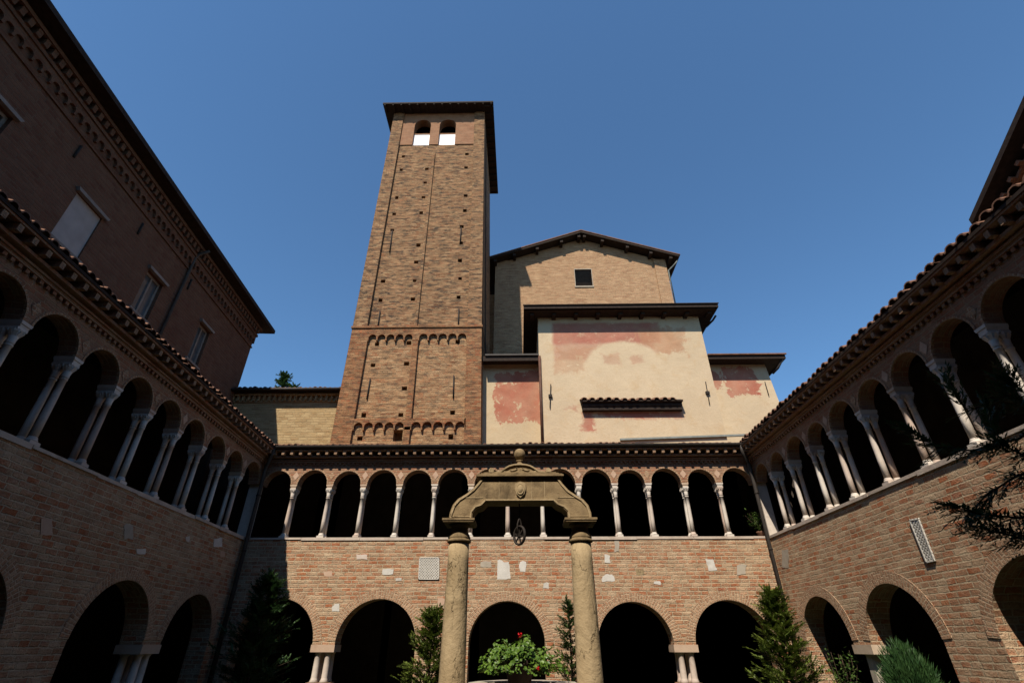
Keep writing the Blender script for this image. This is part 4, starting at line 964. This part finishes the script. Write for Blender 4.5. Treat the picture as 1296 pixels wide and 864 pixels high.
def leafy(label, name, cat, loc, h, rad, mat, n, seed, leaf=.05, group=None, spread=1.0, stems=7, flowers=None, z0=0.0):
    rnd = random.Random(seed); root = thing(name, label, cat, loc, group=group); fo = MB(); st = MB(); tips = []
    for s_ in range(stems):
        a = s_*2.4+rnd.uniform(-.4,.4); L = rad*rnd.uniform(.4,1.0)*spread; path = []
        for k in range(6):
            f = k/5; path.append(Vector((math.cos(a)*L*f**1.2+rnd.uniform(-.03,.03), math.sin(a)*L*f**1.2+rnd.uniform(-.03,.03), z0+h*f*rnd.uniform(.85,1.0))))
        st.tube(path, .012, 5, .004); tips.append(path)
    for i in range(n):
        path = rnd.choice(tips); f = rnd.uniform(.25,1)*4.99; k = int(f); p = path[k].lerp(path[k+1], f-k) + Vector((rnd.gauss(0,1),rnd.gauss(0,1),rnd.gauss(0,1)))*rad*.16
        d = Vector((rnd.uniform(-1,1),rnd.uniform(-1,1),rnd.uniform(-.3,.8)))
        blade(fo, p, d, leaf*rnd.uniform(1.2,2.2), leaf*rnd.uniform(.7,1.1), Vector((rnd.uniform(-.6,.6),rnd.uniform(-.6,.6),1)))
    st.build('stems', M['bark'], root); fo.build('foliage', mat, root)
    if flowers:
        fl_ = MB()
        for (x,y,z,r) in flowers:
            for k in range(14): disc_leaf(fl_, Vector((x+rnd.gauss(0,r*.5),y+rnd.gauss(0,r*.5),z+rnd.gauss(0,r*.4))), Vector((rnd.uniform(-1,1),rnd.uniform(-1.5,.2),rnd.uniform(-.2,1))), r*.4, 5)
        fl_.build('flowers', M['white_flower'], root)
    return root
M['white_flower'] = plain_mat('white_flower', (.8,.8,.76), .7, .05)
M['red_flower'] = plain_mat('red_flower', (.62,.012,.02), .6, .25, 30)
leafy('glossy dark green shrub in the first lower arch of the right wing', 'laurel_shrub', 'shrub', (7.35, 13.75, 0), 1.5, .5, M['laurel'], 420, 9, .05, stems=9)
pl = leafy('small loggia plant with white flowers behind the right corner downpipe', 'flowering_plant', 'plant', (7.58, 16.55, 4.42), .62, .42, M['laurel'], 420, 10, .045, stems=8, flowers=[(.22,-.15,.55,.07)], z0=.14)
po = MB(); po.lathe([(.10,0),(.14,.16),(.155,.18),(.155,.21),(.13,.21),(.12,.15)], seg=16); po.build('flower_pot', M['tile'], pl)
# geranium on the well rim
ge = thing('potted_geranium', 'leafy green geranium with red blooms in a dark pot on the well rim', 'potted plant', (-.03, WY-.02, 1.252))
po = MB(); po.lathe([(.12,0),(.17,.16),(.185,.17),(.185,.205),(.16,.205),(.15,.17)], seg=20); po.build('flower_pot', plain_mat('dark_pot', (.06,.04,.032), .8, .3, 8), ge)
rnd = random.Random(21); gl = MB(); gs = MB()
for i in range(1250):
    a = rnd.uniform(0,2*math.pi); u = rnd.random()**.5
    lump = 1+.18*math.sin(a*3+1)+.1*math.sin(a*5)
    x = .43*u*math.cos(a)*lump; y = .30*u*math.sin(a)*lump
    ztop = .40 - .25*(u**2) + .05*math.sin(x*21)+.03*math.sin(y*17)
    z = .14+(ztop-.14)*rnd.random()**.55 if u < .72 else .08+(ztop-.02)*rnd.random()
    c = Vector((x, y, z)); disc_leaf(gl, c, Vector((x*1.2+rnd.uniform(-.5,.5), y*1.2-.25+rnd.uniform(-.5,.5), .5+rnd.uniform(-.3,.5))), rnd.uniform(.011,.024), 7, .35)
    if i % 5 == 0: gs.tube([(x*.2,y*.2,.16),(x*.6,y*.6,.16+(z-.16)*.6),(x,y,z-.005)], .004, 4)
gs.build('stems', M['thuja'], ge); gl.build('foliage', M['geranium'], ge)
for (x,y,z,r) in ((.01,-.1,.43,.026),(.19,-.27,.14,.018)):
    f_ = MB()
    for k in range(30): disc_leaf(f_, Vector((x+rnd.gauss(0,r*.45),y+rnd.gauss(0,r*.45),z+rnd.gauss(0,r*.4))), Vector((rnd.uniform(-1,1),rnd.uniform(-1,.4),rnd.uniform(-.2,1))), r*.42, 5)
    f_.build('flower_head', M['red_flower'], ge)
    k_ = MB(); k_.tube([(x*.5,y*.5,.18),(x,y,z-.004)], .004, 4); k_.build('flower_stalk', M['thuja'], ge)
# shaded conifer boughs entering on the right, trunk outside the frame
def bough_tree():
    rnd = random.Random(31); root = thing('cedar_tree', 'dark conifer boughs reaching into the right side in front of the right wing', 'conifer', (3.55, 1.6, 0))
    O_ = Vector((3.55,1.6,0))
    tk = MB(); tk.tube([(0,0,0),(.02,0,1.2),(0,.02,2.4),(.02,0,3.6)], .09, 8, .03); tk.build('trunk', M['bark'], root)
    fo = MB(); br = MB(); YB_ = 2.5
    paths = [[(1340,520),(1290,555),(1230,570),(1185,565),(1150,545)],[(1330,600),(1290,600),(1250,625),(1225,650)],[(1340,640),(1290,655),(1240,650),(1202,640)],[(1330,690),(1290,680),(1262,672),(1238,668)],[(1320,520),(1275,500),(1225,520),(1195,480)],[(1330,560),(1295,575),(1262,560),(1250,520)],[(1340,470),(1300,500),(1275,480)]]
    for pi, pts in enumerate(paths):
        P = [atY(x, y, YB_+.12*math.sin(pi*2.1))-O_ for x, y in pts]
        br.tube([Vector((0,0,P[0].z*.8))]+P, .010, 5, .002)
        for i in range(len(P)-1):
            for k in range(9):
                f = (k+rnd.random())/9; p = P[i].lerp(P[i+1], f); d = (P[i+1]-P[i]).normalized()
                wgt = (1.25 - .6*(i+f)/len(P))
                for q in range(2): spray(fo, p, d*1.1+Vector((rnd.uniform(-.55,.55),rnd.uniform(-.55,.55),rnd.uniform(-.7,.25))), .13*wgt*rnd.uniform(.6,1.3), rnd, wd=.009, n=8)
    br.build('branches', M['bark'], root); fo.build('foliage', M['yew'], root)
bough_tree()
# tree tops beyond the low brick building
for (px, py, rad, lab, sd) in ((362,470,.8,'pointed dark cypress top peeping over the low brick building',41),(374,484,.5,'small rounded tree top right of the cypress behind the low brick building',42)):
    p = atY(px, py, 38.0); conifer(lab, (p.x, 38.0, 0), p.z, rad*2.2, M['cypress'], 900, sd, spl=.7, name='cypress_tree', cat='tree', group='tree tops behind the outbuilding', wd=.12, shape=1.1 if sd == 41 else .6)
